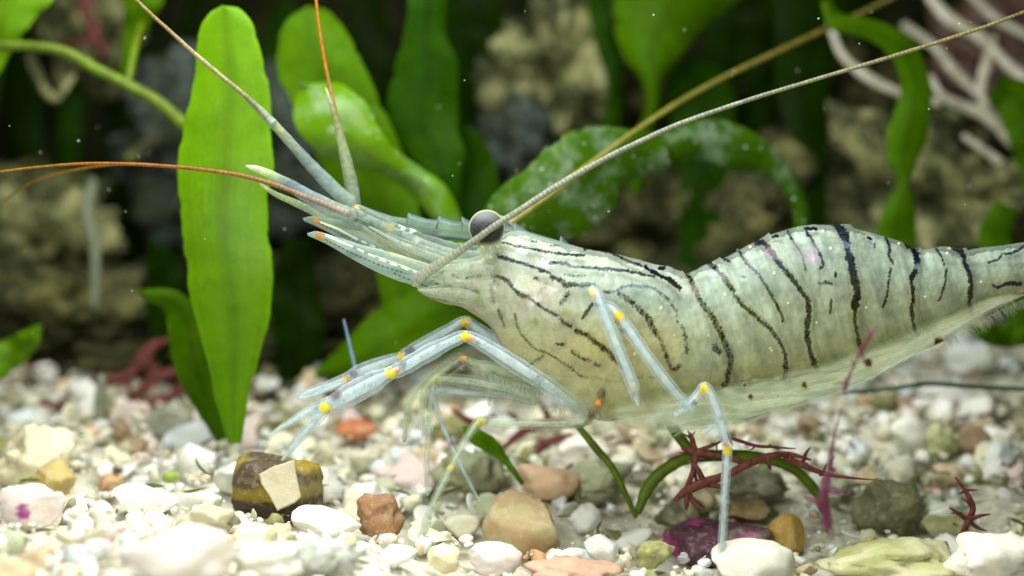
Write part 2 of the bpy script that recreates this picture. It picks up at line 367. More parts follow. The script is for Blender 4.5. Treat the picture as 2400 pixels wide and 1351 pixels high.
# ---- stones that can be told apart: label, px, py, w, h, colour, kind, tilt, lift
heroes = [
 ('dark olive brown stone under the front pincers with a square cream chip leaning on it', 652, 1150, 215, 165, (.20, .15, .02), 'block', -.05),
 ('long white flat shell flake lying right of the olive stone', 765, 1225, 165, 62, (.88, .88, .84), 'flat', -.25),
 ('rounded orange brown pebble right of the white shell flake', 893, 1212, 115, 118, (.33, .17, .08), 'crusty', 0),
 ('large blurred tan and amber pebble in front of the prawn body', 1222, 1230, 185, 160, (.46, .33, .17), 'round', 0),
 ('grey green rounded pebble behind the thin walking legs', 1098, 1112, 175, 140, (.33, .36, .22), 'crusty', 0),
 ('low grey green crusted pebble left of the arched green stem', 1392, 1128, 190, 100, (.30, .32, .20), 'crusty', .1),
 ('flat peach coloured pebble behind the amber pebble', 1285, 1128, 150, 85, (.68, .46, .30), 'round', 0),
 ('smooth white pebble just under the prawn belly', 1372, 1062, 130, 85, (.84, .80, .74), 'round', 0),
 ('small white triangular shell splinter standing up at the bottom', 1410, 1288, 62, 85, (.9, .92, .9), 'flat', 1.0),
 ('dark purple crusted shell piece crossing behind the long vertical leg', 1680, 1268, 250, 92, (.10, .035, .06), 'flat', .12),
 ('orange yellow pebble right of the purple shell piece', 1842, 1255, 95, 105, (.52, .33, .08), 'round', 0),
 ('smooth off white pebble at the foot of the long vertical leg', 1765, 1328, 200, 120, (.68, .68, .60), 'round', 0),
 ('dark olive rock with pits below the magenta alga', 2078, 1190, 165, 150, (.17, .17, .09), 'crusty', 0),
 ('long cream and lime green flat stone at the bottom right', 2080, 1318, 330, 110, (.58, .56, .34), 'crusty', .05),
 ('largest off white boulder in the bottom right corner', 2350, 1322, 260, 150, (.78, .76, .68), 'crusty', 0),
 ('greenish square pebble with a white rim right of the dark olive rock', 2215, 1222, 125, 90, (.50, .50, .26), 'angular', 0),
 ('big cream pitted stone at the left edge of the gravel', 75, 1085, 190, 190, (.72, .66, .46), 'crusty', 0),
 ('yellow tan stone leaning on the big cream pitted stone', 118, 1122, 120, 120, (.52, .40, .14), 'angular', .2),
 ('pinkish white stone with a purple spot at the left edge', 70, 1190, 150, 110, (.76, .66, .60), 'round', 0),
 ('bright white oval shell piece lying left of the olive stone', 342, 1168, 160, 62, (.92, .92, .90), 'flat', -.05),
 ('dull grey pebble at the foot of the tallest green frond', 400, 985, 110, 75, (.34, .36, .29), 'round', 0),
 ('bluish white shell curl beside the base of the tallest frond', 450, 1022, 140, 62, (.70, .78, .80), 'flat', .2),
 ('very blurred pale pink boulder nearest the lens at bottom left', 420, 1300, 260, 150, (.80, .74, .70), 'round', 0),
 ('brownish grey stone left of and below the olive stone', 490, 1222, 150, 90, (.52, .47, .34), 'crusty', 0),
 ('small cream yellow pebble below the olive stone', 598, 1262, 100, 70, (.74, .72, .48), 'round', 0),
 ('pale lilac pebble at the bottom centre', 1160, 1312, 130, 90, (.72, .64, .64), 'round', 0),
 ('little cream rounded pebble left of the lilac pebble', 1040, 1312, 80, 70, (.78, .70, .50), 'round', 0),
 ('brick red and orange flat stone cut by the bottom edge', 1345, 1345, 240, 70, (.62, .38, .28), 'crusty', 0),
 ('yellow green translucent pebble right of the white splinter', 1535, 1300, 95, 80, (.32, .32, .12), 'crusty', 0),
 ('dark olive crusted pebble above the purple shell piece', 1592, 1212, 120, 95, (.18, .18, .10), 'crusty', 0),
 ('brown and green flat pebble right of the vertical leg', 1745, 1200, 120, 55, (.28, .20, .08), 'round', 0),
 ('round white blurred pebble behind the magenta alga', 2135, 1022, 100, 95, (.85, .85, .78), 'round', 0),
 ('lime tinged cream pebble next to the round white one', 2205, 1030, 90, 85, (.58, .62, .32), 'crusty', 0),
 ('bright white blurred pebble under the tail at the right', 2270, 840, 120, 85, (.88, .92, .92), 'round', 0),
 ('small shining white bead of shell at the far left', 105, 872, 55, 42, (.95, .97, .97), 'round', 0),
 ('small cream bead among red weed at the left', 280, 812, 38, 34, (.80, .66, .42), 'round', 0),
 ('rust red pebble between the two pincer tips and the legs', 835, 1006, 100, 46, (.45, .14, .05), 'round', .1),
 ('mid grey dark pebble behind the arched green stem', 1770, 1140, 170, 90, (.20, .21, .14), 'crusty', 0),
 ('tiny lime green fleck of weed left of the olive stone', 400, 1120, 42, 30, (.28, .45, .04), 'flat', .2),
 ('pale grey flat stone leaning at the lower left', 560, 1120, 120, 70, (.66, .66, .60), 'flat', -.2),
 ('white coarse crumbly stone below the olive stone', 620, 1315, 190, 100, (.80, .80, .74), 'crusty', 0),
 ('grey crumbly stone at the bottom right of the white one', 755, 1310, 170, 100, (.50, .52, .50), 'crusty', 0),
 ('long white shell sliver left of the red brown weed', 930, 1300, 100, 50, (.88, .90, .92), 'flat', .3),
]
hero_boxes = []; hero_objs = []
for i, (lab, px, py, wpx, hpx, colr, kind, tilt) in enumerate(heroes):
    d, P = ground_hit(px, py + hpx * .30)
    s = (D + d) / D
    V, F = shape(4, kind, 100 + i)
    V -= (V.max(0) + V.min(0)) / 2; V /= (V.max(0) - V.min(0)) / 2
    a = wpx / 200 * s; h = hpx / 200 * s
    V = V * np.array([a, a * .8, h])
    c_, s_ = math.cos(-tilt * .8), math.sin(-tilt * .8)
    V = V @ np.array([[c_, 0, -s_], [0, 1, 0], [s_, 0, c_]])
    P = W(px, py, d)
    r = random.Random(i)
    colv = np.tile(np.array(colr), (len(V), 1))
    nn = vn(V[:, 0] * 2 / a + 5 + i, V[:, 2] * 2 / h + 3, i)
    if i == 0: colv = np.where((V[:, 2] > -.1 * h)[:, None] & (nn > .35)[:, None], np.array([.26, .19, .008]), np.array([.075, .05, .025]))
    elif i == 13: colv = np.where((nn > .6)[:, None], np.array([.45, .47, .20]), colv)
    elif i == 9: colv = np.where((nn > .62)[:, None], np.array([.36, .03, .20]), colv)
    elif i == 18: q = (np.abs(V[:, 0]) < .16 * a) & (np.abs(V[:, 2] - .1 * h) < .3 * h) & (V[:, 1] < 0); colv = np.where(q[:, None], np.array([.35, .03, .25]), colv)
    elif i == 3: colv = np.where((nn > .55)[:, None], np.array([.50, .42, .22]), colv)
    elif i == 15: colv = np.where((V[:, 2] > .6 * h)[:, None], np.array([.85, .86, .78]), colv)
    else: colv = colv * (1 + .35 * (nn - .5))[:, None] * np.array([1, .99, .95])
    o = mk('pebble' if kind != 'flat' else 'shell_fragment', V, F, M_peb, col=colv); o.location = P
    tag(o, lab, 'pebble' if kind != 'flat' else 'shell', 'stones and shell pieces on the gravel')
    hero_boxes.append((px, py, wpx / 2, hpx / 2, d)); hero_objs.append(o)
# the square cream chip leaning on the olive stone (seen face on)
ch = np.array([(607, 1112), (640, 1094), (690, 1078), (694, 1110), (706, 1165), (690, 1180), (650, 1198), (632, 1165), (612, 1135)], float)
dch = hero_boxes[0][4] - 1.05
n = len(ch); cc = ch.mean(0)
rings = []
for k, (sc, dz) in enumerate(((.93, -.05), (1, -.02), (1, .04), (.93, .06))):
    q = cc + (ch - cc) * sc; bend = ((q[:, 0] - cc[0]) / 100) ** 2 * .25
    rings.append(W(q[:, 0], q[:, 1], dch + dz + bend + (1140 - q[:, 1]) / 100 * .35))
V = np.vstack(rings + [rings[0].mean(0)[None], rings[-1].mean(0)[None]])
F = [[k * n + j, k * n + (j + 1) % n, (k + 1) * n + (j + 1) % n, (k + 1) * n + j] for k in range(3) for j in range(n)]
F += [[4 * n, (j + 1) % n, j] for j in range(n)] + [[4 * n + 1, 3 * n + j, 3 * n + (j + 1) % n] for j in range(n)]
chip = mk('shell_chip', V, F, M_peb, col=np.tile(np.array([.50, .45, .30]), (len(V), 1)), smoothf=False)
origin_to(chip, W(655, 1140, dch)); tag(chip, 'flat cream square shell chip leaning against the olive stone', 'shell chip')
chip.data.polygons.foreach_set('use_smooth', [False] * len(chip.data.polygons))

# ---- the loose gravel: thousands of pebbles as one stuff mesh
protos = {s: [shape(s, k, 40 + i * 7 + s) for i, k in enumerate(['crusty', 'angular', 'crusty', 'flat', 'round', 'angular', 'crusty', 'flat', 'angular', 'flat'])] for s in (1, 2, 3)}
def gravel(count, smin, smax, seed, zoff):
    r = random.Random(seed); VS, FS, CS = [], [], []; base = 0
    keys = list(PAL); 
    for _ in range(count):
        y = r.uniform(-9, 27)
        half = (D + y) * .36 + 2
        x = r.uniform(-half, half)
        s = smin + (smax - smin) * r.random() ** 2.2
        z = float(gz(x, y)) + zoff + r.uniform(-.12, .12) + s * .15
        p = np.array([x, y, z]); qx, qy, qd = proj(p[None])
        qx, qy, qd = qx[0], qy[0], qd[0]; rr = s * 100 * D / (D + qd)
        bad = False
        for (hx, hy, hw, hh, hd) in hero_boxes:
            if abs(qx - hx) < hw + rr * .55 and hy - hh - rr * .4 < qy < hy + hh * .55 + rr * .6 and qd < hd + .9: bad = True; break
        if bad: continue
        if 590 < qx < 720 and 1040 < qy < 1110 and qd < 1.5: continue
        near = abs(qd) < 3
        V, F = protos[(3 if s > .3 else 2) if near else (3 if s > .5 else 2 if s > .12 else 1)][r.randrange(10) if s > .2 else r.choice((1, 3, 5, 7, 8))]
        R = rotm(r)
        if r.random() < .6: R[2] *= .75
        V2 = (V * s * r.uniform(.8, 1.1)) @ R.T + p
        left = qx < 1000
        wts = dict(white=.40 + (.15 if left else 0), cream=.30, ggrey=.12 if not left else .04, tan=.06, grey=.04, pink=.08 if left else .05, orange=.025, olive=.04, bwhite=.10, brown=.012)
        if y > 3.5 and qx < 1700: wts['ggrey'] += .20; wts['olive'] += .12; wts['tan'] += .06; wts['brown'] += .03; wts['white'] *= .6; wts['bwhite'] *= .7
        elif y > 7: wts['bwhite'] += .2; wts['olive'] += .06
        elif qx > 1000: wts['ggrey'] += .06; wts['olive'] += .04
        k = r.choices(keys, [wts[q] for q in keys])[0]
        c = np.array(PAL[k]) * r.uniform(.85, 1.1)
        VS.append(V2); FS.append(F + base); CS.append(np.tile(c, (len(V), 1))); base += len(V)
    return VS, FS, CS
a = gravel(2700, .30, .78, 1, 0); b = gravel(9500, .08, .32, 2, .08); c = gravel(1800, .05, .13, 3, .10)
VS = a[0] + b[0] + c[0]; FS = []; off = 0
for V, F in zip(VS, [f - f.min() for f in a[1] + b[1] + c[1]]): FS.append(F + off); off += len(V)
gr = mk('gravel', np.vstack(VS), np.vstack(FS), M_peb, col=np.clip(np.vstack(a[2] + b[2] + c[2]), 0, .9))
tag(gr, 'loose white, cream and grey green shell gravel', None, None, 'stuff')
print('gravel tris', len(gr.data.polygons))

# ---- scraps of weed scattered through the gravel
def scraps(name, label, count, mat, seed, cond):
    r = random.Random(seed); VS, FS, off = [], [], 0
    while len(VS) < count:
        y = r.uniform(-3, 18); x = r.uniform(-15, 15) * (1 + y / 40)
        if not cond(x, y): continue
        z = float(gz(x, y)) + r.uniform(.25, .55); a = r.uniform(0, 6.28); L = r.uniform(.15, .55); w_ = r.uniform(.015, .05)
        k = 5; t = np.linspace(-1, 1, k); cu = r.uniform(-.4, .4); lift = r.uniform(-.3, .5)
        P0 = np.stack([x + L * (t * math.cos(a) + cu * t * t), y + L * t * math.sin(a), z + L * lift * t + L * cu * t * t], 1)
        ww = w_ * (1.05 - t ** 2) + .004
        ring = [P0 + np.stack([ww * math.cos(q) * -math.sin(a), ww * math.cos(q) * math.cos(a), ww * math.sin(q)], 1) for q in (0, 1.57, 3.14, 4.71)]
        VS.append(np.stack(ring, 1).reshape(-1, 3)); FS.append(gridF(k, 4) + off); off += 4 * k
    o = mk(name, np.vstack(VS), np.vstack(FS), mat); tag(o, label, None, None, 'stuff')
scraps('red_weed_scraps', 'dark red scraps of weed among the gravel', 260, M_red, 5, lambda x, y: y > 2)
scraps('green_weed_scraps', 'small green scraps of weed among the gravel', 240, M_stem, 6, lambda x, y: y > 0)

# ---------------------------------------------------------------- reef rocks behind
def rock(name, label, px, py, d, rx, ry, mat, seed, rd=None, sub=5, rough=.35, cat='rock', group=None):
    V, F = ico(sub); off = Vector((seed * 3.1, seed * 1.7, seed * .9)); V = V.copy()
    for i, v in enumerate(V):
        q = Vector(v)
        k = 1 + rough * (mnoise.fractal(q * 1.5 + off, .75, 2.1, 7) * 1.7) + rough * .5 * abs(mnoise.noise(q * 4 + off)) - rough * .5 * max(0, mnoise.noise(q * 2.6 - off)) * 1.4
        V[i] = v * k
    s = (D + d) / D / 100
    V = V * np.array([rx * s, (rd if rd else (rx + ry) / 2) * s, ry * s])
    o = mk(name, V, F, mat); o.location = W(px, py, d); tag(o, label, cat, group or 'reef rocks behind the fronds'); return o
rock('reef_rock', 'pale knobbly rock with green film at the left edge', 70, 560, 15, 190, 150, M_rock_pale, 1)
rock('reef_rock', 'lower mossy rock below the pale knobbly one at left', 120, 720, 14, 230, 110, M_rock_brown, 2)
rock('reef_rock', 'bluish grey smooth rock behind the tallest frond', 560, 350, 17, 250, 210, M_rock_grey, 3, rough=.22)
rock('reef_rock', 'small pale rock with red streak at the top left', 215, 60, 18, 100, 130, M_rock_pale, 4)
rock('reef_rock', 'upright yellowish crusted rock behind the prawn head', 1320, 190, 16, 140, 190, M_rock_pale, 5, rough=.5)
rock('reef_rock', 'brown crusted rock under the white spotted frond', 1560, 540, 15, 250, 170, M_rock_brown, 6, rough=.5)
rock('reef_rock', 'broad pale rubble rock behind the tail at the right', 2200, 480, 15, 300, 200, M_rock_pale, 7, rough=.5)
rock('reef_rock', 'reddish brown rock above the hump of the back', 1950, 240, 18, 170, 130, M_rock_brown, 8)
rock('reef_rock', 'pinkish purple rock in the top right corner', 2390, 120, 17, 150, 200, simple('pink_crust', (.20, .10, .08), c2=(.05, .04, .02)), 9)
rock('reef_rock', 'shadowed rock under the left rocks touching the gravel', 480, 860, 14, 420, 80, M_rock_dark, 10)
rock('reef_rock', 'small dark bluish rock left of the spotted frond', 1210, 330, 15, 90, 110, M_rock_grey, 11, rough=.3)
rock('reef_rock', 'low brown rubble rock behind the hump of the back', 2080, 690, 20, 500, 95, M_rock_brown, 13)
rock('reef_rock', 'dark rock in the gap between the tallest frond and the head', 770, 740, 15, 190, 120, M_rock_dark, 15)
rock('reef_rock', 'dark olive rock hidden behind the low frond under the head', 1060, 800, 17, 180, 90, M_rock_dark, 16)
rock('reef_rock', 'pale rubble rock behind the prawn belly', 1400, 880, 17, 300, 70, M_rock_pale, 14)
# the dark rear wall of the tank niche, folded rock sheet
nx, nz = 150, 90
gx = np.linspace(-42, 42, nx); gzz = np.linspace(-9, 30, nz); GX, GZ = np.meshgrid(gx, gzz, indexing='ij')
GY = 27 + 2.2 * vn(GX * .35 + 9, GZ * .35) + 1.0 * vn(GX * .9, GZ * .9, 3) + .4 * vn(GX * 2.5, GZ * 2.5, 5)
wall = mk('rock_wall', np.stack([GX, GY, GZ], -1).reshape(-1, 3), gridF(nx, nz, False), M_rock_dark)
tag(wall, 'dark rocky wall closing the background', 'rock wall')

# ---------------------------------------------------------------- fronds
def frond(label, L, R, d, mat, thick=.035, name='seaweed_frond', cup=.12, wav=.15, seed=0, nu=90, group=None, parts=None):
    px, py, dep, U, PH = loft(L, R, thick, nu, 28, 1.0, d)
    v = (np.cos(PH) + 1) / 2
    th = np.sin(PH)
    ends = np.clip(np.minimum(U, 1 - U) * 12, 0, 1) ** .5
    dep = dep + cup * (2 * v - 1) ** 2 + wav * np.sin(U * 9 + seed) + wav * .5 * np.sin(U * 23 + seed * 2) * (2 * v - 1)
    nk = 1 - .05 * ss(.62, .8, vn(U * 26, np.sign(2 * v - 1) * 3 + seed, 17)) * np.abs(2 * v - 1) - .03 * vn(U * 60, np.sign(2 * v - 1) * 5, 18)
    mx_ = px.mean(1, keepdims=True); my_ = py.mean(1, keepdims=True); px = mx_ + (px - mx_) * nk; py = my_ + (py - my_) * nk
    P = W(px, py, dep).reshape(-1, 3)
    col = np.stack([U, v, np.full_like(U, .5)], -1).reshape(-1, 3)
    o = mk(name, P, gridF(nu, 28), mat, col=col)
    group = group or 'strap shaped green fronds'
    b = W((L[-1][0] + R[-1][0]) / 2, (L[-1][1] + R[-1][1]) / 2, d if np.isscalar(d) else d[-1])
    origin_to(o, b); tag(o, label, 'seaweed', group); return o
def ribbon(label, pts, d, mat, **kw):
    """pts rows px,py,halfwidth (tip first)"""
    p = np.asarray(pts, float); t = np.gradient(p[:, :2], axis=0); t /= np.linalg.norm(t, axis=1)[:, None]
    n = np.stack([t[:, 1], -t[:, 0]], 1)
    return frond(label, p[:, :2] + n * p[:, 2:3], p[:, :2] - n * p[:, 2:3], d, mat, **kw)
frond('tallest bright green strap frond with a notched tip, left of the prawn',
      [(522, 13), (500, 22), (470, 60), (460, 110), (452, 190), (424, 290), (414, 400), (418, 470), (425, 550), (434, 640), (448, 720), (470, 800), (492, 890), (510, 960), (535, 1040)],
      [(524, 14), (552, 14), (590, 50), (606, 100), (632, 200), (638, 300), (644, 400), (630, 480), (632, 540), (641, 620), (640, 690), (628, 780), (603, 860), (582, 940), (566, 1040)], 2.6, ML_bright, cup=.1, wav=.06)
ribbon('short green frond with a pointed tip bending left behind the tallest frond', [(323, 686, 3), (350, 692, 16), (400, 705, 28), (440, 760, 52), (455, 850, 50), (490, 940, 40), (525, 1030, 18)], 4.2, ML_mid)
frond('broad green frond with rounded top behind the raised feelers',
      [(720, 15), (668, 50), (648, 110), (652, 190), (690, 260), (720, 330), (770, 420), (830, 520), (880, 640), (900, 760)],
      [(728, 15), (775, 30), (822, 90), (862, 170), (898, 250), (930, 320), (960, 400), (985, 500), (1000, 640), (980, 760)], 7, ML_mid, seed=2)
frond('glossy arching frond with pale reflections behind the feelers',
      [(702, 198), (690, 225), (690, 300), (760, 370), (835, 396), (880, 405), (940, 440), (1000, 500), (1040, 570), (1060, 660)],
      [(705, 196), (790, 194), (850, 228), (890, 300), (935, 355), (990, 395), (1040, 430), (1075, 490), (1100, 560), (1120, 660)], [5.0, 5.0, 4.6, 4.6, 4.8, 5, 5.2, 5.4, 5.6, 5.8], ML_gloss, cup=.3, seed=3)
frond('dark green upright frond behind the rostrum, widening in the middle',
      [(955, -60), (955, 0), (950, 60), (925, 150), (908, 230), (908, 300), (960, 365), (1000, 420), (1020, 560), (1030, 700)],
      [(1050, -60), (1050, 0), (1046, 80), (1075, 150), (1075, 230), (1080, 300), (1090, 360), (1080, 430), (1080, 560), (1070, 700)], 7.5, ML_dark, seed=4)
ribbon('narrow dark frond behind and right of the dark upright one', [(1085, 300, 20), (1110, 370, 45), (1120, 450, 50), (1110, 560, 45), (1060, 720, 40)], 9, ML_dark, seed=5)
frond('large blurred green frond hanging from the top behind the yellow feeler',
      [(1425, -60), (1435, 0), (1440, 70), (1455, 130), (1500, 190), (1510, 250), (1490, 330), (1470, 450)],
      [(1780, -60), (1735, 0), (1650, 70), (1600, 130), (1560, 190), (1550, 250), (1530, 330), (1510, 450)], 10, ML_mid, seed=6, cup=.6)
ribbon('thin green frond beside the yellowish crusted rock', [(1400, -20, 30), (1420, 100, 26), (1440, 200, 16), (1430, 300, 22), (1420, 380, 14)], 12, ML_dark, seed=7)
frond('white spotted crusted frond arching behind the prawn head, left lobe',
      [(1120, 520), (1160, 450), (1220, 400), (1290, 335), (1360, 300), (1450, 296), (1560, 318)],
      [(1130, 620), (1190, 590), (1290, 575), (1380, 545), (1440, 490), (1470, 430), (1570, 395)], [4.5, 4.2, 4, 4, 4.2, 4.5, 5], ML_crust, seed=8, cup=.3)
frond('white spotted crusted frond drooping to the right above the back',
      [(1470, 330), (1560, 305), (1640, 280), (1710, 285), (1790, 325), (1850, 385), (1890, 455), (1900, 540), (1880, 640)],
      [(1480, 420), (1560, 398), (1640, 378), (1700, 398), (1760, 412), (1810, 425), (1845, 470), (1862, 540), (1850, 640)], 5.5, ML_crust, seed=9, cup=.3)
ribbon('slender green frond with pinched waists at the right', [(1935, 0, 14), (1960, 50, 22), (2040, 70, 26), (2110, 110, 34), (2145, 190, 36), (2138, 270, 44), (2125, 320, 48), (2115, 380, 34), (2118, 430, 14), (2110, 480, 34), (2100, 560, 48), (2105, 680, 40)], 7, ML_mid, seed=10, nu=140)
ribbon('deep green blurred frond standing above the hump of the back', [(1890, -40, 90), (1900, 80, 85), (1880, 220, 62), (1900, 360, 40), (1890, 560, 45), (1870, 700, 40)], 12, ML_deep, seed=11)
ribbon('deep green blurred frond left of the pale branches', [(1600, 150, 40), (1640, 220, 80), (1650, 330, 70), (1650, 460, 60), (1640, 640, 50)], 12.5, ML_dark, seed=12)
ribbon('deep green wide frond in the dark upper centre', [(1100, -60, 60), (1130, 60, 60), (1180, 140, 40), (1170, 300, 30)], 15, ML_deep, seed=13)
frond('large bright frond cut by the top left corner',
      [(-120, -80), (-100, 0), (-80, 60), (-60, 120), (-40, 180), (-60, 260)], [(160, -80), (125, 0), (90, 40), (50, 90), (0, 170), (-40, 260)], 7, ML_bright, seed=14)
ribbon('green frond tip at the top left beside the feeler', [(330, -60, 50), (335, 0, 48), (320, 50, 32), (300, 110, 14), (290, 180, 10)], 9, ML_mid, seed=15)
ribbon('bright pointed frond at the lower left edge', [(98, 762, 3), (75, 790, 24), (40, 820, 34), (-10, 850, 40), (-60, 880, 30)], 7, ML_bright, seed=16)
ribbon('wide low frond lying behind the front legs', [(1230, 640, 60), (1130, 690, 85), (1020, 745, 95), (920, 800, 85), (830, 850, 55), (740, 880, 10)], 6.5, ML_mid, seed=17, cup=.5)
ribbon('dark frond under the antennal scales', [(1010, 500, 30), (940, 450, 50), (880, 430, 40), (830, 400, 14)], 9, ML_dark, seed=18)
ribbon('green frond at the right edge behind the tail', [(2330, 200, 30), (2390, 240, 60), (2420, 330, 55), (2440, 440, 40)], 9, ML_mid, seed=19)
ribbon('green frond crossing behind the tail at the right', [(2360, 480, 30), (2330, 560, 40), (2370, 650, 36), (2400, 720, 40), (2380, 790, 30)], 8.5, ML_mid, seed=20)
ribbon('small green frond under the tail at the right edge', [(2270, 770, 4), (2320, 785, 24), (2370, 790, 26), (2430, 780, 20)], 6, ML_mid, seed=21)
ribbon('small lime green sprout below the yellow leg joint', [(1085, 1000, 3), (1110, 1020, 18), (1150, 1045, 20), (1185, 1080, 9), (1225, 1135, 6)], 1.5, ML_bright, seed=22)
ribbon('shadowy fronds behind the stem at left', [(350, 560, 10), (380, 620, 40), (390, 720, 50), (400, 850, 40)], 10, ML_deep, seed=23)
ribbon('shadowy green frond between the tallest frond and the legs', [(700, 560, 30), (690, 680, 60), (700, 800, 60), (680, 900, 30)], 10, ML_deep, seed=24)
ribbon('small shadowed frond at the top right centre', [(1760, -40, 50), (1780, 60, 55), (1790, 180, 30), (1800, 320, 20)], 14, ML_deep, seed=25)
def stem(name, label, pts, mat, cat='seaweed', nv=10, flat=1.0, parent=None):
    V, F, U, ph = tube(pts, nv=nv, flat=flat)
    o = mk(name, V, F, mat)
    if parent is None: origin_to(o, W(*pts[-1][:3])); tag(o, label, cat)
    else: attach(o, parent)
    return o
stem('seaweed_runner', 'blurred yellow green stem running down from the left edge to the tallest frond', [(-40, 108, 6, 13), (60, 108, 6, 12), (150, 122, 6, 13), (230, 165, 6, 14), (300, 200, 6, 13), (370, 240, 6, 15), (440, 300, 6, 16)], ML_mid if False else M_stem)
stem('seaweed_runner', 'side stem rising from the blurred yellow green stem', [(330, 60, 8, 8), (315, 120, 7, 9), (300, 200, 6.2, 8)], M_stem)
stem('seaweed_runner', 'straight green stem slanting under the prawn belly', [(1355, 1000, 1.5, 8), (1400, 1055, 1.3, 9), (1440, 1105, 1.2, 8), (1490, 1210, 1.2, 6)], M_stem)
stem('seaweed_runner', 'arched olive green stem under the prawn behind the red weed', [(1575, 1000, 1.2, 13), (1612, 1050, .9, 12), (1640, 1075, .6, 6)], M_stem)
stem('seaweed_runner', 'olive arch running over the gravel behind the vertical leg', [(1496, 1200, .8, 9), (1515, 1150, 1, 14), (1550, 1108, 1, 15), (1610, 1075, 1, 14), (1700, 1068, 1.2, 14), (1790, 1075, 1.2, 13), (1860, 1100, 1.3, 12), (1910, 1150, 1.3, 12), (1930, 1195, 1.3, 9)], M_stem)
stem('runner', 'thin dark teal runner crossing the gravel below the tail', [(1840, 930, 4, 3), (1960, 922, 4, 4), (2080, 912, 4, 5), (2180, 900, 4, 5.5), (2300, 908, 4, 5.5), (2450, 914, 4, 5)], M_teal)
stem('worm_tube', 'stubby beige tube standing up from the gravel at left', [(238, 885, 7, 11), (236, 930, 7, 14), (232, 1000, 7, 13)], M_tube, 'worm tube')
stem('worm_tube', 'tall pale twig standing in front of the left rocks', [(217, 425, 12, 11), (205, 500, 12, 14), (222, 580, 12, 12), (222, 720, 12, 10)], M_tube, 'twig')
stem('hydroid', 'thin bluish thread standing behind the front leg', [(806, 750, 2.2, 2), (820, 810, 2.2, 4), (832, 862, 2.2, 5)], M_blue, 'thread')
stem('dead_twig', 'curved pale twig hooked in the dark at upper left', [(70, 130, 12, 12), (100, 200, 12, 12), (130, 230, 12, 10), (170, 180, 12, 9)], M_rock_pale, 'twig')
stem('dead_twig', 'short brown twig left of the tallest frond', [(370, 320, 12, 12), (330, 350, 12, 14), (300, 370, 12, 12)], M_rock_brown, 'twig')

# branching coral, top right
co = empty('branching_coral', W(2400, 420, 11), 'pale beige branching twigs blurred at the upper right', 'coral')
for pts in [[(1945, 60, 11, 12), (1975, 130, 11, 14), (2040, 185, 11, 15), (2120, 222, 11, 16), (2200, 240, 11, 15)],
            [(2120, 60, 12, 15), (2190, 110, 12, 17), (2240, 170, 12, 16), (2300, 230, 11.5, 15), (2330, 290, 11.3, 16)],
            [(2180, 180, 10.5, 13), (2210, 225, 10.5, 15), (2260, 250, 10.5, 17), (2320, 275, 10.5, 20), (2370, 330, 10.5, 22), (2440, 400, 10.5, 26)],
            [(2170, -20, 11, 14), (2220, 40, 11, 17), (2300, 90, 11, 18), (2360, 150, 11, 18), (2430, 210, 11, 20)],
            [(2330, 90, 11, 13), (2310, 160, 11, 15), (2300, 220, 10.8, 16), (2330, 290, 10.6, 18)],
            [(2260, 320, 10.5, 13), (2330, 370, 10.5, 14), (2400, 430, 10.5, 15), (2460, 480, 10.5, 16)],
            [(2260, -30, 12, 12), (2330, 40, 12, 13), (2420, 90, 12, 14)]]:
    stem('branch', None, [(x_, y_, z_, h_ * random.uniform(.6, .95)) for x_, y_, z_, h_ in pts], M_coral, parent=co)

for k_, (bx, w_, d__, tilt_, mt) in enumerate([(60, 45, 19, -30, 0), (170, 35, 18, 25, 1), (300, 55, 20, -10, 0), (640, 40, 19, 20, 1), (880, 50, 18, -20, 0), (1240, 40, 20, 15, 0), (1420, 55, 19, -25, 1), (1700, 60, 18, 20, 1), (1790, 45, 16, -15, 1), (2010, 50, 19, 10, 0), (2230, 40, 20, -20, 0), (2380, 60, 19, 15, 1), (-60, 60, 17, 20, 1), (460, 50, 21, 10, 0), (1060, 55, 21, -15, 1)]):
    wh = ['far left edge', 'upper left corner behind the stem', 'dark left behind the twig', 'gap right of the tallest frond', 'gap behind the raised feelers', 'gap above the head', 'gap above the spotted frond', 'gap left of the hump', 'dark gap over the hump', 'gap right of the hump', 'gap among the coral branches', 'right edge behind the coral', 'space left of the frame edge', 'dark behind the tallest frond', 'gap behind the rostrum'][k_]
    ribbon('dim out of focus frond filling the ' + wh, [(bx + tilt_ * 2, -80 + 25 * (k_ % 4), w_ * .4), (bx + tilt_, 60, w_), (bx, 240, w_ * .9), (bx - tilt_ * .5, 430, w_ * .7), (bx, 620, w_ * .5), (bx + 5, 800, w_ * .35)], d__, [ML_deep, ML_dark][mt], seed=30 + k_)

